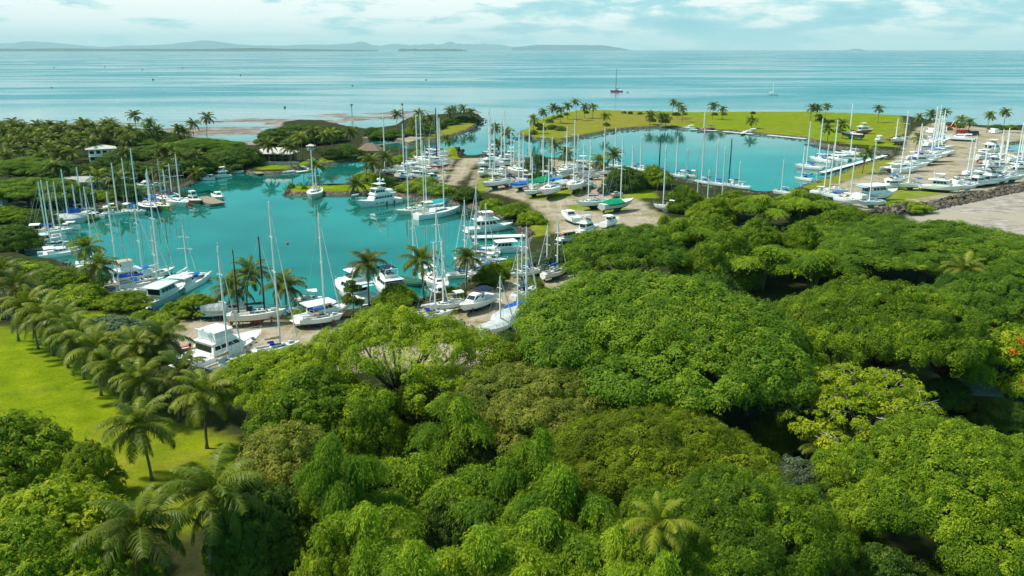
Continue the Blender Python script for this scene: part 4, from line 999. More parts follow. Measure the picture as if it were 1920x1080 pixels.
def spar_set(par, xm, z0, Hm, L, rad, m, det, boomL, cover, B, bowx, fb, lift, main=True, furl=None, spread=2):
    o = MB(); o.tube([(xm, 0, z0 - .1), (xm, 0, z0 + Hm * .5), (xm, 0, z0 + Hm)], [rad, rad * .95, rad * .72], 7)
    if det: o.tube([(xm - .2, 0, z0 + Hm + .02), (xm + .2, 0, z0 + Hm + .02)], .03, 4); o.tube([(xm, 0, z0 + Hm), (xm, 0, z0 + Hm + .7)], .02, 4)
    ms = o.build('mast', m, par); ms.location.z = lift
    for k in range(spread if Hm > 7 else 1):
        zz = z0 + Hm * ((.52, .76)[k] if spread > 1 else .62); sw = B * (.34 - .08 * k)
        o = MB(); o.tube([(xm - .15, -sw, zz), (xm, 0, zz + .08), (xm - .15, sw, zz)], .05, 5); o.build('spreader', m, ms)
    if boomL:
        zb = z0 + 1.05
        o = MB(); o.tube([(xm - .1, 0, zb), (xm - boomL, 0, zb + .12)], .085, 6); o.build('boom', m, ms)
        if cover:
            o = MB(); n = 7
            o.tube([(xm - .12 - (boomL - .3) * i / n, 0, zb + .22 + .05 * math.sin(i * 2.1)) for i in range(n + 1)], [.30 - .16 * i / n for i in range(n + 1)], 7); o.build('sail_cover', M['cv_' + cover], ms)
    if det:
        o = MB(); w = .022 if det > 1 else .028; top = (xm, 0, z0 + Hm * .98)
        if main: o.tube([(bowx, 0, fb), top], w, 3)
        o.tube([(xm - L * .46 if main else xm - L * .2, 0, fb * .8), top], w, 3)
        for s in (-1, 1): o.tube([(xm - .2, s * B * .45, fb * .8), (xm - .12, s * B * .34, z0 + Hm * .52), (xm - .1, s * B * .26, z0 + Hm * .76), top], w, 3)
        o.build('rigging', M['wire'], ms)
    if furl and main:
        a = Vector((bowx - .3, 0, fb + .3)); b_ = Vector(top); o = MB(); o.tube([a.lerp(b_, .02), a.lerp(b_, .5), a.lerp(b_, .95)], [.1, .09, .04], 6); o.build('furled_sail', M['cv_' + furl], ms)
    return ms
def canopy(par, x0, x1, w, z, m, z0, lift, name='bimini', arch=.25, posts=True, thick=.06):
    o = MB(); n = 6
    up = [[(x0 + (x1 - x0) * i / 3, w * math.cos(math.pi * k / n), z + arch * math.sin(math.pi * k / n)) for k in range(n + 1)] for i in range(4)]
    o.grid(up); o.grid([[(a, b, c - thick) for a, b, c in r[::-1]] for r in up])
    for r in (up[0], up[-1]): o.grid([r, [(a, b, c - thick) for a, b, c in r]])
    for e in (0, -1): o.grid([[r[e] for r in up], [(r[e][0], r[e][1], r[e][2] - thick) for r in up]])
    c = o.build(name, m, par); c.location.z = lift
    if posts:
        o = MB()
        for x in (x0 + .1, x1 - .1): o.tube([(x, -w * .95, z0), (x, -w * .97, z), (x, 0, z + arch * .9), (x, w * .97, z), (x, w * .95, z0)], .03, 5)
        for s in (-1, 1): o.tube([(x0 + .1, s * w * .97, z - .01), (x1 - .1, s * w * .97, z - .01)], .03, 5)
        o.build('canopy_frame', M['steel'], c)
    return c
def rails(par, sheer, h, i0, i1, lift, step=1, name='guard_rail'):
    o = MB(); pts_ = {s: [] for s in (0, 1)}
    for i in range(i0, i1, step):
        for s in (0, 1):
            q = sheer[i][s]; y = q[1] * .93
            o.tube([(q[0] - .05, y, q[2] - .04), (q[0] - .05, y, q[2] + h)], .022, 4, cap=False); pts_[s].append((q[0] - .05, y, q[2] + h))
    for s in (0, 1): o.tube(pts_[s], .02, 4)
    if i1 >= len(sheer): o.tube([pts_[0][-1], (pts_[0][-1][0] + .25, 0, pts_[0][-1][2] + .05), pts_[1][-1]], .02, 4)
    r = o.build(name, M['steel'], par); r.location.z = lift; return r
def b_hull(par, o, sheer, hull, bottom, stripe, deck, lift, det):
    h = o.build('hull', [M['gel_' + hull], M['gel_' + bottom], M['gel_' + stripe]], par, smooth=False); h.location.z = lift
    d = deck_mb(sheer).build('deck', deck, par); d.location.z = lift
    return h
def fin(par, L, dr, m, lift, rud=True):
    o = MB(); z0 = -.05 * L; zk = -lift
    a = [(-.12 * L, -.12, z0), (.13 * L, -.12, z0), (.13 * L, .12, z0), (-.12 * L, .12, z0)]
    b_ = [(-.13 * L, -.16, zk), (.05 * L, -.16, zk), (.05 * L, .16, zk), (-.13 * L, .16, zk)]
    o.hexa(b_, a); k = o.build('keel', m, par); k.location.z = lift
    if rud:
        o = MB(); o.hexa([(-.46 * L, -.04, zk * .8), (-.41 * L, -.05, zk * .8), (-.41 * L, .05, zk * .8), (-.46 * L, .04, zk * .8)], [(-.47 * L, -.06, .02), (-.40 * L, -.07, -.02), (-.40 * L, .07, -.02), (-.47 * L, .06, .02)])
        r = o.build('rudder', m, par); r.location.z = lift
def boat_S(root, L, det, lift, o):
    B = L * o.get('beam', .325); fb = .105 * L + .3; fs = .082 * L + .22
    h, sh = hull_mb(L, B, fb, fs, .055 * L, tr=o.get('tr', .66), rake=.10)
    hull = b_hull(root, h, sh, o.get('hull', 'white'), o.get('bottom', 'navy'), o.get('stripe', 'white'), M['teak'] if o.get('teak') else M['deck'], lift, det)
    if lift: fin(root, L, 0, M['gel_' + o.get('bottom', 'navy')], lift)
    zd = fs + (fb - fs) * .2 - .1; zc = zd + .042 * L
    if not o.get('tarp'):
        build_house(root, 'cabin', -.13 * L, .22 * L, B * .31, B * .2, zd, zc, .07 * L, .01 * L, .88, M['gel_' + o.get('cab', 'white')], M['glass'], det, 3, det > 0, (.3, .75), lift=lift)
        c = MB()
        for s in (-1, 1): c.box((-.28 * L, s * B * .27, zd + .1), (.3 * L, .16, .42))
        c.box((-.425 * L, 0, zd + .1), (.12, B * .54 - .17, .40)); c.box((-.28 * L, 0, zd + .0), (.29 * L - .1, B * .5, .10), 1)
        q = c.build('cockpit', [M['gel_' + o.get('cab', 'white')], M['teak']], root); q.location.z = lift
        if o.get('hood', 1) and det: canopy(root, -.16 * L, -.06 * L, B * .27, zc + .25, M['cv_' + o.get('canopy', 'white')], zd, lift, 'sprayhood', .5, False)
        if o.get('bimini'): canopy(root, -.42 * L, -.2 * L, B * .36, zd + 1.9, M['cv_' + o['bimini']], zd, lift)
        if det > 0:
            c = MB()
            for x in (.3, .05, -.02): c.box((x * L, 0, (zc if x < .2 else fb - .05) + .1), (.5, .5, .1))
            q = c.build('hatches', M['glass'], root); q.location.z = lift
    else: tarp(root, sh, o['tarp'], lift, o.get('tz', 1.3), o.get('t0', 0), o.get('t1', 1))
    if det > 1: rails(root, sh, .55, 1, len(sh), lift, 1)
    elif det: rails(root, sh, .55, len(sh) - 4, len(sh), lift, 1, 'pulpit')
    if o.get('gear') and det:
        c = MB(); c.hexa([(.24 * L, -B * .12, fb - .12), (.38 * L, -B * .05, fb - .05), (.38 * L, B * .05, fb - .05), (.24 * L, B * .12, fb - .12)], [(.25 * L, -B * .1, fb + .28), (.37 * L, -B * .03, fb + .22), (.37 * L, B * .03, fb + .22), (.25 * L, B * .1, fb + .28)])
        q = c.build('upturned_dinghy', M['gel_lightgrey'], root); q.location.z = lift
        c = MB(); c.box((-.455 * L, 0, zd + 2.1), (.07 * L, B * .55, .05), 1)
        for s_ in (-1, 1): c.tube([(-.46 * L, s_ * B * .27, zd), (-.455 * L, s_ * B * .27, zd + 2.1)], .035, 5)
        q = c.build('solar_arch', [M['steel'], M['glass']], root); q.location.z = lift
    Hm = o.get('H') or L * 1.15; rad = o['rad']
    sm = M[o.get('spar', 'alloy')]
    if o.get('mast', 1):
        spar_set(root, (.08 if not o.get('m2') else .14) * L, zd if o.get('tarp') else zc, Hm - (zc), L, rad, sm, det, L * (.34 if not o.get('tarp') else 0), o.get('cover', 'white') if not o.get('tarp') else None, B, L * .47, fb, lift, True, o.get('furl', 'white' if det > 1 else None))
        if o.get('m2'): spar_set(root, -.30 * L, zd + .2, (o.get('H2') or Hm * .72) - zd, L, rad * .85, sm, det, L * .18, o.get('cover', 'white'), B, 0, fb, lift, False, None, 1)
    if o.get('sprit'):
        q = MB(); q.tube([(L * .42, 0, fb), (L * .62, 0, fb + .35)], .1, 6); q = q.build('bowsprit', M['woodspar'], root); q.location.z = lift
def tarp(root, sh, col, lift, tz, t0=0, t1=1):
    n = len(sh); i0 = int(t0 * (n - 1)); i1 = int(t1 * (n - 1)); rows = []
    for i in range(i0, i1 + 1):
        l, r = sh[i]; t = (i - i0) / max(1, i1 - i0)
        z = max(l[2], r[2]); rz = tz * (0.72 + .28 * math.sin(math.pi * t)) + .05 * math.sin(i * 2.3); w = max(abs(l[1]), .3) * 1.06
        rows.append([(l[0], -w, z - .45), (l[0], -w, z + .02), (l[0], -w * .55, z + rz * .52 + .05 * math.sin(i * 3.1)), (l[0], 0, z + rz), (l[0], w * .55, z + rz * .52 + .05 * math.cos(i * 2.7)), (l[0], w, z + .02), (l[0], w, z - .45)])
    o = MB(); o.grid(rows); o.f.append(tuple(range(7))); o.m.append(0); k = len(rows) - 1; o.f.append(tuple(range(k * 7, k * 7 + 7))[::-1]); o.m.append(0)
    q = o.build('tarpaulin', M['cv_' + col], root); q.location.z = lift
def boat_C(root, L, det, lift, o):
    B = L * o.get('beam', .52); hb = L * .105; fb = .1 * L + .25; fs = .06 * L + .25; y = B / 2 - hb / 2
    hm = [M['gel_' + o.get('hull', 'white')], M['gel_' + o.get('bottom', 'navy')], M['gel_' + o.get('stripe', 'white')]]
    for s in (-1, 1):
        h, sh = hull_mb(L, hb, fb, fs, .05 * L, tr=.7, rake=.05, yoff=s * y)
        q = h.build('hull', hm, root); q.location.z = lift
        d = deck_mb(sh).build('deck', M['deck'], root); d.location.z = lift
        if lift:
            k = MB(); k.hexa([(-.2 * L, s * y - .12, -lift), (.1 * L, s * y - .12, -lift), (.1 * L, s * y + .12, -lift), (-.2 * L, s * y + .12, -lift)], [(-.24 * L, s * y - .12, -.04 * L), (.14 * L, s * y - .12, -.04 * L), (.14 * L, s * y + .12, -.04 * L), (-.24 * L, s * y + .12, -.04 * L)])
            k = k.build('keel', hm[1], root); k.location.z = lift
    k = MB(); k.box((-.1 * L, 0, fs - .18), (.58 * L, B - hb * 1.7, .3)); k.tube([(.36 * L, -y, fb * .85), (.36 * L, y, fb * .85)], .1, 6)
    k = k.build('bridge_deck', hm[0], root); k.location.z = lift
    k = MB(); k.box((.27 * L, 0, fs + .02), (.17 * L, B - hb * 2.1, .04)); k = k.build('trampoline', M['mesh'], root); k.location.z = lift
    zc = fs + .085 * L
    build_house(root, 'cabin', -.16 * L, .2 * L, B * .36, B * .27, fs - .03, zc, .09 * L, 0, .86, hm[0], M['glass'], det, 3, True, (.42, .86), lift=lift)
    canopy(root, -.38 * L, -.14 * L, B * .34, zc + .35, M['cv_' + o['bimini']] if o.get('bimini') else M['gel_white'], fs, lift, 'hardtop', .15)
    if det > 1: rails(root, [((x, -B * .47, fs + .2), (x, B * .47, fs + .2)) for x in np.linspace(-.4, .38, 9) * L], .5, 0, 9, lift)
    if o.get('mast', 1):
        spar_set(root, .06 * L, zc, (o.get('H') or L * 1.25) - zc, L, o['rad'], M[o.get('spar', 'alloy')], det, L * .36, o.get('cover', 'white'), B * .8, .36 * L, fb * .85, lift, True, 'white' if det > 1 else None)
def boat_F(root, L, det, lift, o):
    B = L * o.get('beam', .32); fb = .12 * L + .3; fs = .08 * L + .15
    h, sh = hull_mb(L, B, fb, fs, .06 * L, tr=.9, p=2.6, rake=.12)
    hm = M['gel_' + o.get('cab', 'white')]
    b_hull(root, h, sh, o.get('hull', 'white'), o.get('bottom', 'navy'), o.get('stripe', 'white'), M['deck'], lift, det)
    if lift:
        k = MB(); k.hexa([(-.35 * L, -.1, -lift), (.15 * L, -.1, -lift), (.15 * L, .1, -lift), (-.35 * L, .1, -lift)], [(-.4 * L, -.14, -.04 * L), (.2 * L, -.14, -.04 * L), (.2 * L, .14, -.04 * L), (-.4 * L, .14, -.04 * L)]); k = k.build('keel', M['gel_' + o.get('bottom', 'navy')], root); k.location.z = lift
    zd = fs + .1; h1 = (.11 * L + .35) * o.get('low', 1); z1 = zd + h1
    build_house(root, 'deckhouse', -.26 * L, .2 * L, B * .41, B * .34, zd, z1, .12 * L, .02 * L, .9, hm, M['glass'], det, 4, True, (.45, .86), aft=True, lift=lift, roof_over=.12 * L if o.get('over', 1) else .2, roofm=hm)
    k = MB(); k.box((.27 * L, 0, (fs + (fb - fs) * .5)), (.2 * L, B * .5, .25)); k = k.build('foredeck_trunk', hm, root); k.location.z = lift
    if o.get('fly', 1):
        z2 = z1 + .12 + .014 * L; zt = z2 + .05 * L * o.get('low', 1)
        bot, top = house_q(-.2 * L, .07 * L, B * .33, B * .28, z2 - .05, zt, .05 * L, 0, 1.04)
        k = MB()
        for i, j in ((0, 1), (1, 2), (2, 3), (3, 0)):
            a, b_, c, d = Vector(bot[i]), Vector(bot[j]), Vector(top[j]), Vector(top[i]); n_ = (b_ - a).cross(d - a).normalized() * -.09
            k.hexa([a, b_, b_ + n_, a + n_], [d, c, c + n_, d + n_])
        k.box((-.12 * L, B * .12, z2 + .25), (.07 * L, .5, .5)); k.box((-.12 * L, -B * .12, z2 + .25), (.07 * L, .5, .5))
        f = k.build('flybridge', hm, root); f.location.z = lift
        k = MB(); face_panel(k, [(.068 * L - .05 * L, -B * .27, zt), (.068 * L - .05 * L, B * .27, zt), (.03 * L - .06 * L, B * .26, zt + .5), (.03 * L - .06 * L, -B * .26, zt + .5)], 0, 1, 0, 1, .03); k.build('windscreen', M['glass'], f)
        if o.get('encl'):
            build_house(f, 'enclosure', -.2 * L, .06 * L, B * .33, B * .29, zt, zt + 1.25 * o.get('low', 1), .05 * L, 0, .95, hm, M['clear'], 2, 3, True, (.05, .92), aft=True)
        if o.get('top', 'white') != 'none':
            canopy(f, -.2 * L, .03 * L, B * .33, zt + 1.25 * o.get('low', 1) + .1, M['cv_' + o.get('top', 'white')], zt - .2, 0, 'hardtop', .12)
        if det:
            k = MB(); k.tube([(-.21 * L, -B * .34, z2), (-.24 * L, -B * .3, zt + 1.3), (-.24 * L, B * .3, zt + 1.3), (-.21 * L, B * .34, z2)], .07, 5); k.tube([(-.24 * L, 0, zt + 1.3), (-.25 * L, 0, zt + 3.2)], .025, 4); k.sphere((-.24 * L, 0, zt + 1.5), (.28, .28, .16)); k.build('radar_arch', hm, f)
    if o.get('clears'):
        k = MB()
        k = canopy(root, -.45 * L, -.24 * L, B * .4, z1, M['cv_' + o['clears']], fs, lift, 'awning', .1)
    if det: rails(root, sh, .6, len(sh) // 2, len(sh), lift, 1, 'bow_rail')
    k = MB(); k.box((-.53 * L, 0, .25), (.06 * L, B * .8, .1)); k = k.build('swim_platform', M['deck'], root); k.location.z = lift
    if det > 1:
        k = MB()
        for s in (-1, 1):
            for x in (.12, .2, .28): k.box((x * L, s * (B * .47 - max(0, x - .1) * B * .35), fs * .9), (.5, .12, .2))
        k = k.build('porthole', M['glass'], root); k.location.z = lift
def boat_E(root, L, det, lift, o):
    B = L * o.get('beam', .34); fb = .12 * L + .25; fs = .085 * L + .2
    h, sh = hull_mb(L, B, fb, fs, .06 * L, tr=.9, p=2.4, rake=.12)
    hm = M['gel_' + o.get('cab', 'white')]
    b_hull(root, h, sh, o.get('hull', 'white'), o.get('bottom', 'navy'), o.get('stripe', 'white'), M['deck'], lift, det)
    if lift:
        k = MB(); k.box((-.1 * L, 0, -lift / 2 - .03 * L), (.5 * L, .16, lift - .05 * L)); k = k.build('keel', M['gel_' + o.get('bottom', 'navy')], root); k.location.z = lift
    zd = fs + .06; ch = .075 * L + .35
    build_house(root, 'cabin', -.12 * L, .24 * L, B * .36, B * .26, zd, zd + ch, .15 * L, 0, .88, hm, M['glass'], det, 3, True, (.42, .88), lift=lift, aft=True)
    if o.get('wheel'):
        build_house(root, 'wheelhouse', -.1 * L, .08 * L, B * .27, B * .25, zd + ch, zd + ch + .13 * L, .03 * L, 0, .92, hm, M['glass'], det, 2, True, (.35, .85), lift=lift, roof_over=.2)
    elif o.get('top', 'white') != 'none': canopy(root, -.36 * L, -.04 * L, B * .38, zd + ch + .5, M['cv_' + o.get('top', 'white')], zd, lift, 'hardtop', .15)
    k = MB(); k.box((-.3 * L, 0, zd - .08), (.32 * L, B * .72, .06))
    for s in (-1, 1): k.box((-.3 * L, s * B * .41, zd + .12), (.36 * L, .12, .35))
    k = k.build('cockpit', M['gel_lightgrey'], root); k.location.z = lift
    if o.get('ob'):
        k = MB()
        for s in ((-.25, .25) if o['ob'] > 1 else (0,)): k.box((-.54 * L, s * B, .55), (.45, .35, .5)); k.box((-.54 * L, s * B, .1), (.2, .16, .8))
        k = k.build('outboard_motor', M['rubber'], root); k.location.z = lift
    if det: rails(root, sh, .5, len(sh) // 2 + 1, len(sh), lift, 1, 'bow_rail')
def boat_Y(root, L, det, lift, o):
    B = L * .27; fb = .155 * L; fs = .085 * L
    h, sh = hull_mb(L, B, fb, fs, .06 * L, tr=.9, p=2.6, rake=.11, n=16)
    b_hull(root, h, sh, 'white', 'navy', 'white', M['deck'], lift, det); hm = M['gel_white']
    zd = fs + .1
    build_house(root, 'main_deckhouse', -.3 * L, .2 * L, B * .42, B * .36, zd, zd + .11 * L, .08 * L, 0, .95, hm, M['glass'], 2, 6, False, (.42, .78), roof_over=.05 * L, aft=True)
    z2 = zd + .11 * L + .2
    build_house(root, 'pilothouse', -.14 * L, .14 * L, B * .36, B * .3, z2, z2 + .095 * L, .05 * L, .03 * L, .9, hm, M['glass'], 2, 4, True, (.4, .85), roof_over=.04 * L)
    z3 = z2 + .095 * L + .25
    canopy(root, -.13 * L, .07 * L, B * .36, z3 + 1.5, hm, z3, 0, 'hardtop', .12)
    k = MB(); k.tube([(-.05 * L, 0, z3), (-.07 * L, 0, z3 + 3.4)], [.35, .2], 6); k.tube([(-.07 * L, -1.0, z3 + 2.6), (-.07 * L, 1.0, z3 + 2.6)], .08, 5); k.sphere((-.03 * L, 0, z3 + 2.9), (.5, .5, .4)); k.sphere((-.12 * L, .6, z3 + 2.6), (.4, .4, .45)); k.tube([(-.07 * L, 0, z3 + 3.4), (-.07 * L, 0, z3 + 5.2)], .04, 4)
    k.build('radar_mast', hm, root)
    k = MB(); k.sphere((-.26 * L, 0, z2 + .55), (.1 * L, B * .3, .75)); k.build('tender_cover', M['cv_white'], root)
    rails(root, sh, .75, 7, len(sh), 0, 1, 'bow_rail')
    k = MB()
    for s in (-1, 1):
        for x in (-.12, -.03, .02, .12): k.box((x * L, s * B * .485, fs * .72), (.55, .16, .28))
    k.build('porthole', M['glass'], root)
    for x in (-.1, -.28):
        k = MB(); k.tube([(x * L, B * .53, .15), (x * L, B * .53, 1.3)], .2, 8); k.build('fender', M['rubber'], root)
    for x in (.02, -.2):
        k = MB(); k.tube([(x * L, -B * .53, .15), (x * L, -B * .53, 1.3)], .2, 8); k.build('fender', M['rubber'], root)
def boat_D(root, L, det, lift, o):
    B = L * .42
    if o.get('rib'):
        k = MB()
        path = [(-.5, -.34), (-.2, -.36), (.2, -.34), (.42, -.18), (.5, 0), (.42, .18), (.2, .34), (-.2, .36), (-.5, .34)]
        k.tube([(x * L, y * B * 1.2, .28 + .25 * max(0, x)) for x, y in path], [B * .10] * 9, 8)
        k = k.build('tube', M['gel_' + o.get('hull', 'lightgrey')], root); k.location.z = lift
        k = MB(); k.hexa([(-.48 * L, -B * .2, -.1), (.4 * L, -.05, -.1), (.4 * L, .05, -.1), (-.48 * L, B * .2, -.1)], [(-.48 * L, -B * .36, .22), (.4 * L, -B * .2, .3), (.4 * L, B * .2, .3), (-.48 * L, B * .36, .22)]); k = k.build('floor', M['gel_lightgrey'], root); k.location.z = lift
    else:
        h, sh = hull_mb(L, B, .75, .55, .25, tr=.85, p=2.2, rake=.1)
        k = h.build('hull', [M['gel_' + o.get('hull', 'white')], M['gel_' + o.get('bottom', 'white')], M['gel_white']], root); k.location.z = lift
        k = deck_mb(sh, .3, .86).build('floor', M['gel_lightgrey'], root); k.location.z = lift
        k = MB()
        for x in (-.25, .1): k.box((x * L, 0, .5), (.35, B * .72, .06))
        k = k.build('thwart', M['gel_' + o.get('hull', 'white')], root); k.location.z = lift
        if o.get('tarp'): tarp(root, sh, o['tarp'], lift, .5)
    k = MB(); k.box((-.53 * L, 0, .6), (.4, .34, .5)); k.box((-.53 * L, 0, .15), (.18, .14, .7)); k = k.build('outboard_motor', M['rubber'], root); k.location.z = lift
KIND = dict(S=(boat_S, 'sailing_yacht', 'sailboat', 8, 17.5), C=(boat_C, 'sailing_catamaran', 'catamaran', 9, 15), F=(boat_F, 'motor_cruiser', 'motor boat', 8, 18), E=(boat_E, 'cabin_boat', 'motor boat', 5.5, 11), Y=(boat_Y, 'motor_yacht', 'motor yacht', 14, 26), D=(boat_D, 'small_dinghy', 'dinghy', 3, 7))
LIFT = dict(S=lambda L: .105 * L + .2, C=lambda L: .06 * L + .2, F=lambda L: .066 * L + .15, E=lambda L: .066 * L + .15, D=lambda L: .25, Y=lambda L: 0)
def jack_stand_mesh():
    k = MB(); k.tube([(0, 0, 0.4), (0, 0, 1.0)], .05, 6); k.box((0, 0, 1.03), (.34, .34, .06))
    for a in (0, 2.1, 4.2): k.tube([(.45 * math.cos(a), .45 * math.sin(a), 0), (0, 0, .75)], .035, 5)
    return k.mesh('jack_stand', M['gel_antired'])
JACK = jack_stand_mesh()
def jacks(root, L, B, lift, what, n=3):
    for i in range(n):
        for s in (-1, 1):
            v = root.matrix_basis @ Vector(((-.3 + .55 * i / (n - 1)) * L, s * B * .36, 0))
            j = link('jack_stand', JACK); j.location = (v.x, v.y, root.location.z); j.scale = (1.3, 1.3, (lift + .02 * L) * .98)
            j['label'] = 'steel jack stand propping the ' + what; j['category'] = 'boat stand'; j['group'] = 'jack stands under boats ashore'
brs = random.Random(77)
def boat(kind, s, b_, label, land=False, m=None, m2=None, what=None, grp=None, **o):
    o.setdefault('bottom', brs.choice(['navy', 'navy', 'black', 'antired', 'blue', 'dgreen', 'white']))
    if kind in 'SC': o.setdefault('cover', brs.choice(['white', 'blue', 'royal', 'navy', 'cream', 'grey', 'tan', 'white', 'blue']))
    if kind in 'SFE' and o.get('hull', 'white') == 'white': o.setdefault('stripe', brs.choice(['white', 'white', 'blue', 'navy', 'red', 'white']))
    if kind == 'S' and not o.get('tarp'):
        if brs.random() < .45: o.setdefault('bimini', brs.choice(['white', 'white', 'blue', 'navy', 'cream', 'grey', 'royal']))
        o.setdefault('canopy', brs.choice(['white', 'blue', 'navy', 'grey', 'tan', 'royal', 'cream'])); o.setdefault('gear', brs.random() < .5)
    fn, name, cat, lo, hi = KIND[kind]
    L = (P(*b_, LAND if land else 0) - P(*s, LAND if land else 0)).length
    L = min(max(L, lo), hi)
    lift = LIFT[kind](L) if land else 0.0
    zb = LAND if land else 0.0
    A, Z = P(*s, zb + lift), P(*b_, zb + lift)
    c = (A + Z) / 2; d = Z - A
    L = min(max(d.length, lo), hi)
    if land: zb = max(ground_z(c.x, c.y), .3)
    c.z = zb
    dist = (c - cam.location).length
    det = 2 if dist < 235 else (1 if dist < 420 else 0)
    rz = math.atan2(d.y, d.x)
    o['rad'] = min(.30, max(.17, dist * .00072))
    if m is not None:
        q = Vector((c.x + .08 * L * math.cos(rz), c.y + .08 * L * math.sin(rz), 0)); o['H'] = max(5.0, height_at(q, 0, m) - zb - lift)
    if m2 is not None and m2 is not True: o['H2'] = max(4.0, height_at(c, 0, m2) - zb - lift)
    if m2 is not None: o['m2'] = True
    if o.get('tarp') and m is None and kind == 'S': o['mast'] = 0
    root = thing(o.pop('name', name), label, cat, c, rz, grp)
    fn(root, L, det, lift, o)
    if land and det == 2 and kind in 'SFEC' and o.get('jack', 1): jacks(root, L, L * .3, lift, what or label)
    return root
b = boat
# --- left row of the inner basin
b('C', (40, 456), (126, 447), 'white catamaran with a bright blue bimini at the far left of the basin', m=341, bimini='blue')
b('S', (46, 469), (132, 461), 'white sloop moored second from the near end of the left row', m=338, bimini='white')
b('C', (72, 482), (158, 472), 'nearest white catamaran of the left row, behind the wide bright bush', m=342)
b('S', (76, 419), (168, 417), 'sloop under a long pale grey cover beside the blue-tarped boat', m=315, tarp='grey', tz=1.5)
b('S', (112, 410), (168, 407), 'boat with a bulky royal blue tarpaulin in the left row', m=344, tarp='blue', tz=2.4, t0=.1, t1=.75)
b('C', (160, 408), (194, 408), 'small grey catamaran moored by the left bank', m=328, cover='grey')
b('S', (36, 402), (80, 400), 'brown-hulled old boat on the bank at the far left', m=368, hull='wood', cab='tan')
b('S', (197, 404), (238, 402), 'white sloop lying between the grey catamaran and the cream trawler', m=306, canopy='white')
b('S', (233, 398), (275, 403), 'cream ketch with a white bimini and the tallest mast of the left row', m=280, m2=300, hull='cream', cab='cream', bimini='white')
b('S', (266, 387), (294, 399), 'dark blue hulled sloop moored left of the yellow ketch', m=324, hull='navy', cover='blue')
b('S', (287, 385), (318, 397), 'yellow ketch moored bow-out in the left row', m=298, m2=320, hull='yellow', cab='cream', spar='woodspar', cover='cream')
b('S', (316, 377), (354, 392), 'white ketch with a teal dinghy on deck, right end of the left row', m=289, m2=312, canopy='teal')
b('E', (347, 376), (380, 384), 'orange-hulled fishing boat with a white wheelhouse', hull='orange', bottom='red', wheel=1, name='fishing_boat')
b('E', (402, 366), (418, 380), 'white skiff with a big outboard tied to the wooden barge', ob=1, top='none')
b('E', (283, 352), (256, 350), 'white power cat ashore behind the yellow ketch', True, ob=2)
b('E', (306, 349), (280, 352), 'white open boat ashore next to the power cat', True, ob=1, top='none', bottom='white')
b('F', (432, 331), (394, 335), 'white cruiser with a flybridge by the far bank of the basin', fly=1)
b('E', (404, 337), (374, 338), 'low white cruiser moored in front of the flybridge one by the far bank', ob=2)
b('D', (424, 325), (458, 324), 'covered white skiff on the far bank', tarp='white', name='covered_skiff')
b('S', (597, 358), (583, 378), 'ketch anchored bow-on beside the grass spit', m=281, m2=320, hull='cream')
b('D', (557, 321), (528, 325), 'white inflatable at the L-shaped dock', rib=1)
b('Y', (748, 378), (668, 391), 'large white motor yacht with a radar mast in the middle of the basin')
b('S', (815, 396), (738, 404), 'cream motor sailer with a bowsprit moored behind the white schooner', m=273, m2=276, hull='pink', cab='cream', sprit=1, bimini='cream')
b('S', (772, 413), (868, 397), 'long white schooner with an overhanging bow', m=300, m2=262, bimini=None, hood=0, bottom='navy')
b('S', (800, 389), (842, 384), 'small boat under a blue and teal tarp behind the schooner', tarp='teal', tz=1.5)
# --- right end of the inner basin
b('F', (876, 436), (962, 429), 'white flybridge cruiser moored furthest up at the right end of the basin', bottom='black')
b('F', (978, 470), (900, 476), 'long white passenger cruiser at the right end of the basin', fly=0, top='none', over=1)
b('E', (938, 479), (880, 478), 'flat cream work boat moored in front of the passenger cruiser', hull='cream', top='none')
b('S', (905, 505), (850, 492), 'white sloop whose bow points out past the small palm', m=376, hull='white')
b('S', (930, 488), (868, 484), 'grey-masted sloop between the palm and the passenger cruiser', m=352, cover='blue')
b('S', (796, 521), (840, 550), 'white sloop with a white awning on the shore by the yellowing palm', m=390, canopy='white', bimini='white', bottom='dgreen')
b('S', (842, 522), (893, 516), 'cream sloop moored behind the small palm', m=396, hull='cream')
b('S', (752, 530), (796, 541), 'dark green covered sloop hidden behind the shore palm', m=393, tarp='dgreen', tz=1.0, hull='dgreen')
b('F', (748, 560), (704, 531), 'white cruiser with a navy cover behind the bushy shore tree', top='navy', fly=1, clears='navy')
b('F', (693, 570), (630, 540), 'tall white houseboat cruiser with a pale blue roof', top='white', clears='lightblue', bottom='teal')
b('F', (562, 584), (626, 578), 'white power cat with a flybridge behind the white sloop on stands', beam=.42)
b('E', (352, 535), (398, 522), 'white boat with a blue cover by the near bank', top='blue')
b('F', (192, 540), (300, 520), 'white motor cruiser with a tan enclosed flybridge', top='tan', encl=1)
b('S', (215, 545), (310, 530), 'white sloop moored beside the tan-topped cruiser', m=385)
b('F', (270, 578), (350, 543), 'grey work boat with a long row of windows', hull='grey', cab='lightgrey', fly=0, top='none', spar='blackspar')
b('S', (250, 553), (330, 538), 'sloop with radar pole between the cruiser and the grey work boat', m=425)
b('C', (322, 548), (378, 518), 'white catamaran pointing out of the near bank', m=422)
b('S', (176, 560), (262, 553), 'white sloop under the pair of shore palms', m=360)
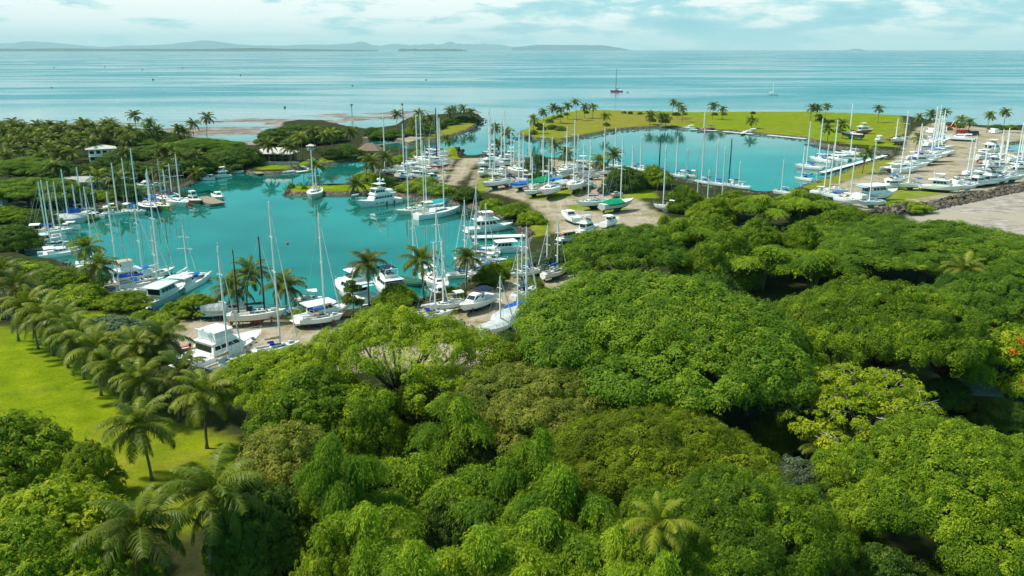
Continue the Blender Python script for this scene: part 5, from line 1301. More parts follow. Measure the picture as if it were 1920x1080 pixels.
# --- boats on stands along the near track
b('S', (426, 600), (537, 592), 'pink-white ketch on stands with a black boom cover and black mast', True, m=445, m2=470, hull='pink', bottom='antired', spar='blackspar', cover='black', canopy='black', what='pink-white ketch')
b('F', (556, 605), (660, 582), 'white sloop-rigged motorboat on stands with its bow under the feathery tree', True, fly=0, top='none', bottom='white', what='motorboat with the bow under the feathery tree')
b('S', (566, 606), (640, 598), 'white sloop on stands with a thick white mast in front of the power cat', True, m=400, bottom='navy', what='sloop with the thick white mast')
b('F', (345, 692), (492, 640), 'large white motor cruiser with dark side windows on the near hardstand', True, beam=.42, top='white', encl=1, over=0, low=.72, bottom='white', jack=0)
b('D', (350, 655), (328, 660), 'red inflatable lying behind the large white motor cruiser', True, rib=1, hull='red')
b('S', (385, 706), (462, 676), 'white sloop with a thick mast in front of the large white motor cruiser', True, m=462, jack=0)
b('S', (478, 668), (560, 652), 'sloop half under the low rain tree, with the second thick white mast', True, m=378, jack=0)
b('E', (932, 556), (850, 592), 'white sports cruiser with a navy canopy on stands', True, top='navy', bottom='black', what='navy-canopied sports cruiser')
b('S', (952, 590), (1010, 578), 'boat under a bright blue tarpaulin by the track', True, m=424, tarp='blue', tz=1.4, what='blue-tarped boat by the track')
b('S', (925, 612), (1003, 596), 'boat under a big white tarpaulin in front of the blue one', True, m=474, tarp='white', tz=2.0, jack=0)
b('S', (905, 626), (960, 612), 'boat under a white frame cover beneath the feathery tree', True, m=515, tarp='white', tz=1.2, jack=0)
b('S', (780, 598), (840, 592), 'sloop hidden under the feathery tree, its bare mast beside the yellowing palm', True, m=455, jack=0)
b('S', (968, 560), (1000, 548), 'sloop on the sandy yard behind the blue tarp', True, m=466, jack=0)
b('S', (1022, 520), (1060, 510), 'sloop on the sandy yard below the orange awning', True, m=415, jack=0)
b('S', (440, 585), (400, 590), 'light grey open boat on a trailer beside the dark parked car', True, mast=0, hull='lightgrey', hood=0, jack=0, name='day_boat', tarp='grey')
# --- middle of the boatyard
b('F', (940, 311), (889, 313), 'white motor cruiser first beside the slipway', True)
b('E', (920, 318), (888, 336), 'white boat with a dark canopy beside the slipway', True, top='black')
b('S', (950, 342), (904, 351), 'white sloop on the grass by the slipway bush', True, m=309)
b('S', (962, 341), (938, 348), 'small sloop with a blue boom cover, left of the blue-tarped one', True, m=318, cover='royal')
b('S', (992, 346), (958, 354), 'boat with a flat bright blue tarp in the middle yard', True, m=270, tarp='blue', tz=.7)
b('S', (995, 350), (1034, 341), 'pink-striped boat with a green tarp tent', True, m=228, tarp='green', tz=1.5, stripe='red')
b('S', (1019, 358), (982, 366), 'white sloop in the front of the middle yard, left of two', True, m=295)
b('S', (1046, 351), (1015, 368), 'white sloop in the front of the middle yard, right of two', True, m=300)
b('S', (1062, 346), (1036, 352), 'red-bottomed boat under a white tarp', True, tarp='white', bottom='red', hull='red', tz=1.4)
b('S', (1089, 341), (1064, 362), 'white sloop standing bow-on at the front of the middle yard', True, m=225, hull='white')
b('E', (1061, 330), (1036, 336), 'white cabin boat behind the red-bottomed one', True)
b('E', (1092, 331), (1066, 334), 'weathered tan boat without a mast', True, hull='tan', cab='tan', top='none')
b('E', (1064, 318), (1043, 320), 'small white cabin boat behind the weathered tan boat', True)
b('F', (1113, 315), (1062, 314), 'large white cruiser with a white tent roof by the right basin', True, clears='white')
b('E', (1124, 318), (1103, 319), 'little white boat right of the tent-roofed cruiser', True, top='none')
b('S', (1148, 325), (1121, 327), 'white sloop at the edge of the right basin', True, m=239)
b('F', (1000, 320), (978, 320), 'white boat half hidden by the umbrella tree', True)
b('F', (938, 289), (902, 289), 'white cruiser furthest out at the channel mouth', True)
b('F', (972, 293), (940, 293), 'second white cruiser at the channel mouth', True, beam=.38)
b('C', (934, 302), (905, 300), 'white catamaran at the channel mouth', True, m=200)
b('F', (966, 308), (930, 309), 'bulky white boat standing high in the middle yard', True, beam=.4)
b('S', (985, 298), (966, 300), 'boat with a light blue tarp near the umbrella tree', True, m=240, tarp='lightblue')
b('S', (955, 319), (990, 332), 'sloop with a grey hull among the white ones', True, m=272, hull='grey', cab='white')
b('S', (945, 330), (915, 328), 'sloop on bare ground between the dark canopy and the grey hull', True, m=222)
b('S', (1143, 381), (1080, 386), 'pale blue ketch with a bowsprit on its grass patch', True, m=318, m2=330, hull='paleblue', bottom='black', sprit=1)
b('S', (1128, 391), (1188, 381), 'grey sloop with a green tent and a blue cover', True, m=256, tarp='green', t0=.15, t1=.6, hull='grey', tz=1.3)
b('E', (1165, 366), (1143, 369), 'stripped boat frame under the tall dark trees', True, hull='tan', cab='tan', top='none')
b('E', (1087, 418), (1049, 401), 'white launch with a teal bottom on the track', True, bottom='teal', top='none', what='teal-bottomed launch')
b('F', (1082, 438), (1122, 428), 'white trawler with a grey-blue cover beside the launch', True, fly=1, top='lightblue', what='trawler beside the launch')
b('F', (1050, 452), (1092, 446), 'old boat with an orange awning', True, fly=0, top='none', clears='orange', cab='tan', what='orange-awninged boat')
# --- slipway catamarans
b('C', (795, 292), (842, 290), 'white catamaran nearest the grassy mound', True, m=213)
b('C', (788, 306), (843, 303), 'white catamaran second from the grassy mound, with a black mast', True, m=203, spar='blackspar')
b('S', (799, 316), (844, 312), 'sloop with a crimson hull among the slipway catamarans', True, m=222, hull='red', bottom='red')
b('C', (783, 323), (824, 320), 'pinkish catamaran beside the crimson hull', True, m=262, hull='pink')
b('C', (786, 314), (738, 316), 'white catamaran with a tall black mast left of the slipway', True, m=203, spar='blackspar')
b('F', (800, 333), (762, 331), 'white power boat in front of the black-masted catamaran', True)
b('S', (738, 322), (712, 324), 'white sloop behind the two bushy canal palms', True, m=214)
b('E', (798, 338), (828, 334), 'boat with a teal cabin at the front of the slipway row', True, cab='teal')
b('S', (775, 322), (745, 326), 'white sloop with a slender mast in the slipway row', True, m=233)
b('S', (812, 306), (775, 300), 'sloop with a grey cover between the slipway catamarans', True, m=213, cover='grey')
# --- right-hand basin, near shore
for x, y, m_, l, k in [(1155, 313, 240, 'sloop in the right basin just behind the tall dark trees', {}), (1188, 318, 274, 'sloop in the right basin, mast between the two tall dark trees', {}), (1203, 321, 256, 'sloop in the right basin with wide spreaders', {}),
                    (1238, 326, 262, 'sloop in the right basin with a black mast', dict(spar='blackspar')), (1270, 331, 256, 'tall sloop in the right basin left of the pink-decked one', {}), (1290, 331, 279, 'pink-decked sloop in the right basin, the only hull clear of the trees', dict(hull='pink', cab='pink')),
                    (1318, 344, 241, 'sloop with the tallest mast by the basin trees', {}), (1345, 347, 262, 'white sloop partly visible between the basin trees', {}), (1369, 349, 260, 'sloop with a thin dark mast in the right basin', dict(spar='blackspar')), (1388, 352, 304, 'short-masted sloop in the right basin', {})]:
    b('S', (x + 16, y + 2), (x - 16, y - 1), l, m=m_, **k)
for x, y, m_, l in [(1247, 388, 273, 'sloop hidden by the wood, mast right of the tall dark trees'), (1310, 384, 341, 'sloop hidden by the wood, shortest of three masts'), (1329, 392, 320, 'sloop hidden by the wood, middle of three masts'), (1356, 388, 275, 'sloop hidden by the wood, thickest of three masts'), (1468, 362, 300, 'sloop behind the upright bamboo')]:
    b('S', (x + 20, y + 4), (x - 20, y), l, True, m=m_)
# --- pontoon boats
b('S', (1543, 319), (1489, 314), 'white sloop moored at the outer end of the white pontoon', m=228)
b('C', (1598, 303), (1536, 297), 'white catamaran in the middle of the white pontoon', m=225)
b('S', (1562, 307), (1516, 300), 'sloop between the catamaran and the outer end of the pontoon', m=222, cover='grey')
b('S', (1522, 340), (1490, 336), 'sloop off the near corner of the right basin', m=276)
b('S', (1620, 293), (1576, 288), 'low white boat at the inner end of the pontoon', m=254)
b('S', (1618, 257), (1575, 253), 'dark blue hulled sloop on the grass by the stone bank', True, m=193, hull='navy')
b('F', (1603, 248), (1638, 247), 'red-hulled boat on the grass behind the dark blue sloop', True, hull='red', fly=1)
b('E', (1652, 262), (1640, 268), 'small white boat alone on the grass', True)
b('S', (1694, 263), (1668, 266), 'white sloop on the grass left of the masts', True, m=222)
# --- dock on the green peninsula
b('S', (1338, 244), (1306, 245), 'dark blue sloop with a red deck at the peninsula dock', m=208, hull='navy', cab='red')
b('E', (1304, 242), (1280, 241), 'white boat at the left end of the peninsula dock', top='white')
b('E', (1420, 249), (1392, 249), 'white boat at the right end of the peninsula dock')
# --- front of the right yard
b('S', (1580, 372), (1536, 366), 'white sloop at the edge of the wood, leftmost of the right yard', True, m=272)
b('S', (1566, 374), (1614, 383), 'white sloop in front of the power cat, bow towards the wood', True, m=278)
b('F', (1604, 372), (1682, 366), 'white power cat with a blue stripe and a grey-blue roof', True, beam=.36, fly=0, top='none', clears='lightblue', stripe='blue')
b('S', (1658, 382), (1608, 384), 'long low sloop with a green-white hull at the foot of the wood', True, m=265, hull='paleblue', bottom='green')
b('F', (1690, 350), (1648, 352), 'cruiser with a turquoise cabin side and a blue bimini', True, cab='white', hull='white', stripe='teal', top='blue', clears='teal')
b('S', (1728, 349), (1684, 351), 'white sloop right of the turquoise cruiser', True, m=290)
b('F', (1728, 352), (1806, 358), 'large white flybridge cruiser nearest the stone wall', True)
b('S', (1795, 354), (1834, 350), 'white sloop with a dark bottom right of the large flybridge cruiser', True, m=256)
b('F', (1816, 348), (1854, 344), 'white cruiser second right of the large flybridge one', True, m=None)
b('F', (1838, 345), (1880, 341), 'white cruiser with a black window band by the stone wall', True, top='black')
b('S', (1862, 340), (1896, 336), 'small white sloop between the black-banded cruiser and the long one', True, m=330)
b('S', (1872, 336), (1924, 334), 'long white sloop at the right edge with the thickest mast', True, m=230)
# --- left-hand row of the right yard
for i, (s, e, m_, k, o_, l) in enumerate([
    ((1652, 321), (1720, 316), 208, 'C', {}, 'white catamaran with big side windows, nearest of the yard row'),
    ((1686, 314), (1742, 312), 232, 'S', {}, 'second boat of the yard row, white sloop with a high cabin'),
    ((1700, 307), (1752, 306), 260, 'F', dict(top='red'), 'cruiser with a red top in the yard row'),
    ((1715, 302), (1766, 300), 200, 'S', {}, 'white sloop behind the red-topped cruiser'),
    ((1725, 296), (1780, 293), 216, 'S', dict(canopy='lightblue'), 'sloop with a light blue hood in the yard row'),
    ((1730, 290), (1792, 286), 228, 'C', dict(bimini='lightblue'), 'catamaran with a light blue bimini in the yard row'),
    ((1725, 282), (1790, 281), 206, 'S', dict(hull='pink', cab='teal'), 'long pink-hulled ketch with a teal cabin at the far end of the row'),
    ((1733, 274), (1772, 270), 197, 'S', {}, 'white sloop with the tallest mast of the yard'),
    ((1732, 268), (1764, 266), 206, 'S', dict(cover='blue'), 'sloop beside the one with the tallest mast'),
    ((1755, 258), (1785, 257), 237, 'S', {}, 'small sloop behind the trimaran on trestles'),
    ((1830, 262), (1770, 259), 240, 'C', dict(mast=0), 'broad white multihull on trestles across the yard')]):
    b(k, s, e, l, True, m=m_ if k != 'F' else None, **o_)
# --- far right cluster
for s, e, m_, k, o_, l in [
    ((1842, 286), (1880, 283), None, 'F', dict(beam=.36), 'tall white sportfisher standing high beside the channel'),
    ((1830, 298), (1886, 296), 270, 'S', dict(hull='lightgrey'), 'weathered grey sloop below the sportfisher'),
    ((1846, 314), (1890, 311), 243, 'S', {}, 'white sloop in the right cluster, behind the green-trimmed one'),
    ((1888, 302), (1930, 300), 222, 'S', dict(cover='blue'), 'sloop with a slim mast at the right edge'),
    ((1886, 318), (1934, 316), 262, 'C', {}, 'catamaran cut by the right edge'),
    ((1808, 328), (1870, 326), 270, 'S', dict(bottom='dgreen', stripe='green'), 'sloop with green trim at the left of the right cluster'),
    ((1845, 330), (1890, 327), 260, 'S', {}, 'white sloop between the green-trimmed one and the long one'),
    ((1890, 326), (1936, 325), 280, 'F', {}, 'white cruiser cut by the right edge')]:
    b(k, s, e, l, True, m=m_, **o_)
# --- at sea
b('C', (1174, 172), (1138, 172), 'dark catamaran with orange-red bows anchored at sea', m=129, hull='red', cab='grey', spar='blackspar', bottom='red')
b('D', (1179, 173), (1174, 173), 'dinghy trailing behind the anchored red catamaran', hull='grey')
b('C', (1438, 178), (1458, 178), 'small white sailboat anchored far out at sea', m=155)
for kind, s_, e_, land_, m_, o_, l_ in [
    ('C', (140, 508), (208, 501), False, 350, {}, 'white catamaran half hidden by the pair of shore palms'),
    ('S', (255, 528), (330, 510), False, 318, {}, 'white ketch lying outside the tan-topped cruiser'),
    ('S', (52, 442), (140, 437), False, 340, dict(cover='blue'), 'white sloop just behind the catamaran with the blue bimini'),
    ('E', (150, 430), (98, 432), False, None, {}, 'low white cruiser between the left row and the blue-tarped boat'),
    ('S', (130, 399), (172, 396), False, 314, dict(hull='lightgrey'), 'grey sloop close to the bank behind the blue-tarped boat'),
    ('E', (215, 393), (190, 395), False, None, dict(hull='cream'), 'small cream cabin boat close to the bank behind the white sloop'),
    ('S', (300, 372), (322, 384), False, 318, dict(hull='lightgrey'), 'slim sloop squeezed between the yellow ketch and the teal-dinghy ketch'),
    ('S', (1002, 341), (966, 338), True, 250, dict(), 'sloop in the second rank behind the flat blue tarp'),
    ('E', (988, 331), (958, 330), True, None, dict(top='blue'), 'cabin boat with a blue top behind the flat blue tarp'),
    ('S', (1032, 318), (1004, 321), True, 262, dict(), 'sloop standing beside the drooping dark tree'),
    ('S', (934, 326), (976, 324), True, 246, dict(hood=0), 'long white sloop behind the slipway grass'),
    ('S', (1078, 318), (1050, 327), True, 238, dict(), 'white sloop between the tent-roofed cruiser and the umbrella tree'),
    ('S', (924, 299), (962, 302), True, 205, dict(), 'tall-masted sloop in the channel mouth rank'),
    ('S', (900, 306), (934, 307), True, 217, dict(cover='tan'), 'sloop with a tan boom cover by the channel mouth'),
    ('E', (1012, 337), (1036, 330), True, None, dict(top='grey'), 'cabin boat with a grey top beside the green tarp tent'),
    ('S', (976, 306), (1004, 308), True, 222, dict(), 'sloop in front of the umbrella tree'),
    ('S', (788, 299), (842, 297), True, 207, dict(cover='royal'), 'slim white sloop squeezed between the two first slipway catamarans'),
    ('S', (756, 309), (802, 312), True, 216, dict(), 'sloop in the middle of the slipway row with a pale boom'),
    ('E', (744, 331), (774, 335), True, None, dict(), 'small cabin boat at the left front of the slipway row'),
    ('S', (884, 498), (930, 501), False, 382, dict(cover='blue'), 'white sloop with a blue boom cover beside the round dark tree'),
    ('S', (918, 515), (872, 529), False, 402, dict(), 'sloop with its stern against the bank by the navy-covered boat'),
    ('E', (906, 489), (952, 493), False, None, dict(hull='lightgrey'), 'grey cabin boat between the passenger cruiser and the bank'),
    ('S', (1790, 345), (1826, 341), True, 262, dict(), 'white sloop behind the large flybridge cruiser'),
    ('S', (1855, 322), (1902, 320), True, 250, dict(cover='navy'), 'sloop with a navy boom cover in the right cluster'),
    ('E', (1848, 306), (1882, 304), True, None, dict(), 'cabin boat below the weathered grey sloop'),
    ('S', (1906, 296), (1870, 292), True, 240, dict(hull='lightgrey'), 'light grey sloop beside the channel in the right cluster'),
    ('S', (1662, 341), (1704, 338), True, 262, dict(), 'sloop behind the turquoise cruiser'),
    ('S', (1722, 288), (1772, 288), True, 222, dict(), 'low sloop between the light blue bimini and the light blue hood'),
    ('S', (1742, 270), (1782, 266), True, 212, dict(hull='cream'), 'cream sloop near the tallest mast of the yard'),
    ('S', (1545, 358), (1592, 362), True, 290, dict(), 'sloop behind the leftmost one of the right yard'),
    ('S', (1524, 362), (1558, 366), True, 271, dict(), 'sloop with its mast nearest the upright bamboo'),
    ('E', (1806, 340), (1778, 343), True, None, dict(top='navy'), 'cabin boat with a navy top behind the large flybridge cruiser'),
    ('S', (1700, 297), (1742, 297), True, 240, dict(cover='blue'), 'sloop with a blue boom cover in the yard row'),
    ('F', (560, 583), (600, 577), False, None, dict(top='none', cab='cream'), 'small cream cruiser behind the white power cat'),
    ('E', (836, 556), (806, 548), False, None, dict(hull='dgreen', top='white'), 'green-hulled cabin boat on the shore by the bushes'),
    ('S', (942, 320), (902, 323), True, 240, dict(cover='royal'), 'sloop with a deep blue boom cover behind the dark canopy boat'),
    ('S', (960, 307), (926, 305), True, 225, dict(), 'sloop wedged behind the bulky white boat'),
    ('S', (984, 322), (950, 321), True, 262, dict(hull='cream'), 'cream sloop in the second rank of the middle yard'),
    ('S', (1010, 329), (985, 325), True, 268, dict(), 'short sloop in the second rank, left of the drooping dark tree'),
    ('S', (1052, 334), (1022, 337), True, 258, dict(cover='blue'), 'sloop with a bright blue boom cover behind the red-bottomed boat'),
    ('S', (1100, 325), (1070, 328), True, 252, dict(), 'sloop in front of the tent-roofed cruiser'),
    ('S', (1122, 331), (1094, 334), True, 262, dict(hull='lightgrey'), 'grey-white sloop at the right end of the middle yard'),
    ('S', (1108, 345), (1082, 352), True, 270, dict(), 'sloop alone on the sand right of the bow-on one'),
    ('S', (1003, 512), (962, 521), True, 436, dict(bottom='navy'), 'sloop on the sandy yard beside the round dark tree'),
    ('S', (1046, 500), (1012, 509), True, 424, dict(cover='blue'), 'sloop with a blue boom cover below the bank bush'),
    ('S', (862, 572), (812, 580), True, 452, dict(), 'white sloop on the track left of the navy-canopied sports boat'),
    ('E', (1130, 424), (1160, 414), True, None, dict(top='white'), 'cabin boat on the track right of the trawler'),
    ('D', (660, 300 + 62), (672, 361), True, None, dict(hull='white'), 'white dinghy upturned on the edge of the grass spit')]:
    boat(kind, s_, e_, l_, land_, m=m_, **o_)
# ------------------------------------------------------------------ buildings
M['wall_white'] = mat('wall_white', (.74, .73, .69), 0.85, 0.06, 0.4, 0.2, dirt=.2)
M['wall_brown'] = mat('wall_brown', (.16, .085, .05), 0.85, 0.15, 0.8, 0.2)
M['wall_grey'] = mat('wall_grey', (.34, .33, .31), 0.9, 0.12, 0.5, 0.2, dirt=.3)
M['roof_pale'] = mat('roof_pale', (.5, .475, .43), 0.6, 0.1, 0.5, 0.3, dirt=.25)
M['roof_grey'] = mat('roof_grey', (.34, .34, .33), 0.6, 0.12, 0.4, 0.3, dirt=.3)
M['thatch'] = mat('thatch', (.21, .15, .105), 0.95, 0.3, 1.5, 0.1, bump=.8)
M['timber'] = mat('timber', (.27, .21, .15), 0.85, 0.25, 1.2, 0.2, bump=.4)
M['concrete'] = mat('concrete', (.42, .41, .38), 0.9, 0.12, 0.4, 0.2, dirt=.3)
M['pontoon'] = mat('pontoon_deck', (.66, .66, .63), 0.8, 0.06, 0.6, 0.2, dirt=.15)
def building(name, px, py, w, d, h, rz, label, wall, roof, pitch=1.6, over=.7, hip=True, nwin=4, posts=False, open_=False, z=None):
    q = P(px, py, LAND); o = thing(name, label, 'house' if 'house' in name else name.replace('_', ' '), (q.x, q.y, ground_z(q.x, q.y) - .05 if z is None else z), R(rz))
    k = MB()
    if not open_: k.box((0, 0, h / 2), (w, d, h))
    else:
        for x in (-1, -.33, .33, 1):
            for y in (-1, 1): k.tube([(x * w * .46, y * d * .46, 0), (x * w * .46, y * d * .46, h)], .14, 6)
        k.box((0, 0, .45), (w * .96, d * .96, .9))
    wl = k.build('wall', M[wall], o)
    k = MB(); a, b_ = w / 2 + over, d / 2 + over; r = (w / 2 - d / 2 + .2) if hip and w > d else (0.15 if hip else a)
    k.add([(-a, -b_, h), (a, -b_, h), (a, b_, h), (-a, b_, h), (-r, 0, h + pitch), (r, 0, h + pitch), (-a, -b_, h + .18), (a, -b_, h + .18), (a, b_, h + .18), (-a, b_, h + .18), (-r, 0, h + pitch + .18), (r, 0, h + pitch + .18)],
          [(3, 2, 1, 0), (6, 7, 11, 10), (7, 8, 11), (8, 9, 10, 11), (9, 6, 10), (0, 1, 7, 6), (1, 2, 8, 7), (2, 3, 9, 8), (3, 0, 6, 9)])
    rf = k.build('roof', M[roof], o)
    if roof == 'roof_pale' or roof == 'roof_grey':
        k = MB(); k.tube([(-r, 0, h + pitch + .2), (r, 0, h + pitch + .2)], .1, 6); k.build('ridge_cap', M[roof], rf)
    if not open_:
        for f in range(1 if h < 4 else 2):
            z0 = (.9 if h < 4 else .8 + f * h / 2)
            for i in range(nwin):
                x = -w / 2 + w * (i + .5) / nwin
                for sy in (-1, 1):
                    k = MB(); k.box((x, sy * (d / 2 + .03), z0 + .7), (w / nwin * .62, .1, 1.35)); k.build('window', M['glass'], wl)
            for sx in ((-1, 1) if nwin else ()):
                k = MB(); k.box((sx * (w / 2 + .03), 0, z0 + .7), (.1, d * .3, 1.3)); k.build('window', M['glass'], wl)
    if posts:
        k = MB()
        k.box((0, -d / 2 - 1.2, h * .48), (w, 2.3, .18))
        for x in (-.48, -.16, .16, .48): k.box((x * w, -d / 2 - 2.2, h * .48 / 2), (.2, .2, h * .48))
        for x in (-.48, -.16, .16, .48): k.box((x * w, -d / 2 - 2.2, h * .48 + .55), (.1, .1, 1.0))
        k.box((0, -d / 2 - 2.2, h * .48 + 1.05), (w, .08, .08)); k.build('veranda', M[wall], o)
    return o
building('white_house', 192, 301, 10.5, 7.5, 5.6, 28, 'white two-storey house with a pale roof among the palms', 'wall_white', 'roof_pale', 1.4, 1.2, True, 4, True)
building('low_house', 150, 356, 15, 9, 3.4, 12, 'low house with a wide grey roof above the left row of boats', 'wall_grey', 'roof_grey', 1.3, 1.2)
building('low_house', 4, 383, 8, 6, 3.0, -20, 'small pale roof peeping out at the left edge', 'wall_white', 'roof_pale', 1.0, .8, nwin=2)
building('garden_hut', 280, 325, 4.5, 4, 3.0, 20, 'small hut with a white corner by the left bank', 'wall_brown', 'roof_pale', .5, .4, False, 1)
building('boat_shed', 338, 312, 6, 4, 2.6, 5, 'little pale-roofed shed under the palms by the far bank', 'wall_brown', 'roof_pale', .5, .5, False, 2)
building('brown_house', 516, 303, 17, 9, 4.0, -6, 'brown house with a pale roof behind a low terrace wall', 'wall_brown', 'roof_pale', 2.2, 1.2, True, 5)
building('thatched_pavilion', 694, 292, 10, 7.5, 2.8, -8, 'open pavilion with a steep brown thatched roof at the canal', 'timber', 'thatch', 3.2, 0.9, True, 0, open_=True)
building('garden_gazebo', 583, 282, 3.4, 3.0, 2.2, 0, 'small white-roofed gazebo on the far lawn', 'wall_white', 'roof_pale', .8, .5, True, 0, open_=True)
building('shed', 1196, 745, 9, 6, 4.2, 72, 'grey shed roof in the deep gap under the widest crown', 'wall_grey', 'roof_grey', 1.4, .5, False, 3)
building('shed', 1822, 748, 5.5, 3.6, 1.5, -12, 'grey shed roof between the thin crown and the red-flowered tree', 'wall_brown', 'roof_grey', .9, .5, False, 0)
building('shed', 1262, 890, 5, 4, 5.6, 10, 'white roof glimpsed through a rain tree crown', 'wall_white', 'roof_pale', 1.2, .4, True, 2)
def terrace():
    q = P(522, 309, LAND); o = thing('terrace_wall', 'pale low terrace wall below the brown house', 'wall', (q.x, q.y, ground_z(q.x, q.y)), R(-6))
    k = MB(); k.box((0, 0, .6), (19, .4, 1.3)); k.build('masonry', M['concrete'], o)
    k = MB(); k.box((0, 0, 1.3), (19.3, .6, .12)); k.build('coping', M['roof_pale'], o)
terrace()
# ------------------------------------------------------------------ docks
def dock(name, a, b_, w, z, label, cat='dock', deckm='timber', pile=True, th=.3, n=None, up=.9):
    A, B_ = P(*a, z), P(*b_, z); c = (A + B_) / 2; d = B_ - A; L = d.length
    o = thing(name, label, cat, (c.x, c.y, 0), math.atan2(d.y, d.x))
    k = MB(); k.box((0, 0, z - .07), (L, w, .14)); k.build('deck', M[deckm], o)
    n = n or max(2, int(L / 7))
    for i in range(n):
        k = MB(); k.box((-L / 2 + L * (i + .5) / n, 0, z - .14 - th / 2), (L / n * .82, w * .92, th)); k.build('float', M['concrete'], o)
    if pile:
        for i in range(n + 1):
            k = MB(); x = -L / 2 + L * i / n; k.tube([(x, w / 2 + .16, -1.5), (x, w / 2 + .16, z + up)], .14, 7); k.build('pile', M['timber'], o)
    return o
dock('floating_pontoon', (1541, 323), (1660, 291), 2.6, .8, 'long white floating pontoon in the right basin', 'pontoon', 'pontoon')
dock('finger_pontoon', (1530, 288), (1624, 291), 1.6, .6, 'thin white finger pontoon behind the catamaran', 'pontoon', 'pontoon')
dock('floating_dock', (1294, 242), (1345, 245), 2.4, .6, 'pale dock beside the dark blue sloop on the peninsula', 'dock', 'pontoon')
dock('floating_dock', (1356, 246), (1412, 251), 2.6, .6, 'pale dock on the peninsula with a short gangway', 'dock', 'pontoon')
dock('gangway', (1391, 250), (1406, 241), 2.2, 1.0, 'short pale gangway from the peninsula bank to its dock', 'gangway', 'pontoon', False)
dock('floating_dock', (1440, 253), (1512, 260), 2.4, .6, 'pale dock at the corner of the right basin', 'dock', 'pontoon')
dock('l_shaped_dock', (556, 322), (590, 318), 2.0, .6, 'long leg of the white L-shaped dock on the far bank', 'dock', 'pontoon')
dock('gangway', (585, 318), (566, 311), 1.6, .9, 'white gangway joining the L-shaped dock to the lawn', 'gangway', 'pontoon', False)
dock('wooden_barge', (374, 369), (409, 381), 5.5, .9, 'weathered wooden barge tied beside the orange fishing boat', 'barge', 'timber', False, .6)
dock('floating_platform', (884, 444), (985, 441), 3.2, .7, 'long pale platform between the two cruisers at the basin\'s right end', 'dock', 'pontoon')
dock('footbridge', (700, 273), (748, 266), 1.8, 2.2, 'narrow footbridge over the canal beside the thatched pavilion', 'bridge', 'timber', True, .25, None, 0.2)
dock('timber_slip', (452, 311), (490, 325), 3.0, .9, 'timber slip running down the far bank', 'slipway', 'timber', False)
dock('bank_walkway', (66, 403), (190, 391), 1.6, 1.1, 'old walkway along the bank behind the left row', 'walkway', 'timber')
# ------------------------------------------------------------------ sea marks
M['buoy_dark'] = mat('buoy_dark', (.06, .035, .03), 0.6, 0.2, 2.0)
M['buoy_red'] = mat('buoy_red', (.42, .07, .03), 0.5, 0.15, 2.0)
k = MB(); k.sphere((0, 0, .25), (.6, .6, .52), 0, 12, 8); k.tube([(0, 0, .7), (0, 0, 1.0)], .1, 6); BUOY = k.mesh('mooring_buoy', M['buoy_dark'], True)
k = MB(); k.sphere((0, 0, .25), (.6, .6, .52), 0, 12, 8); k.tube([(0, 0, .7), (0, 0, 1.0)], .1, 6); BUOYR = k.mesh('mooring_buoy', M['buoy_red'], True)
for i, (x, y, s, r, l) in enumerate([(101, 127, 3.2, 1, 'tiny reddish buoy far out, leftmost on the sea'), (196, 126, 3.0, 0, 'far dark buoy, second from the left on the sea'), (267, 131, 2.8, 0, 'dark buoy just above the larger one on the left'), (342, 128, 3.0, 0, 'far dark buoy straight above the lone tall palm'),
        (287, 150, 2.6, 0, 'larger dark buoy on the left of the sea'), (451, 142, 2.3, 0, 'dark buoy in the middle left of the sea'), (534, 202, 1.7, 0, 'nearest dark buoy, off the dense dark crowns'), (661, 161, 2.2, 1, 'reddish buoy above the channel marker'),
        (754, 196, 1.7, 1, 'dark red buoy off the sandbar'), (799, 150, 2.2, 1, 'far red buoy right of the reddish one'), (97, 165, 1.6, 0, 'faint small buoy at the far left'), (539, 457, .62, 1, 'red and white mooring buoy in the inner basin'), (496, 297 + 40, .4, 0, 'small pale float by the far bank')]):
    q = P(x, y, 0); o = link('mooring_buoy', BUOYR if r else BUOY); o.location = q; o.scale = (s, s, s); o['label'] = l; o['category'] = 'buoy'; o['group'] = 'mooring buoys'
q = P(660, 214, 0); o = thing('channel_marker', 'post with a crossbar top standing in the shallows off the sandbar', 'channel marker', q)
k = MB(); k.tube([(0, 0, -1), (0, 0, 7.5)], .28, 8); k.build('pile', M['timber'], o)
k = MB(); k.box((0, 0, 7.6), (2.6, .15, .5)); k.box((0, 0, 6.6), (1.2, .15, 1.2)); k.build('top_mark', M['buoy_dark'], o)
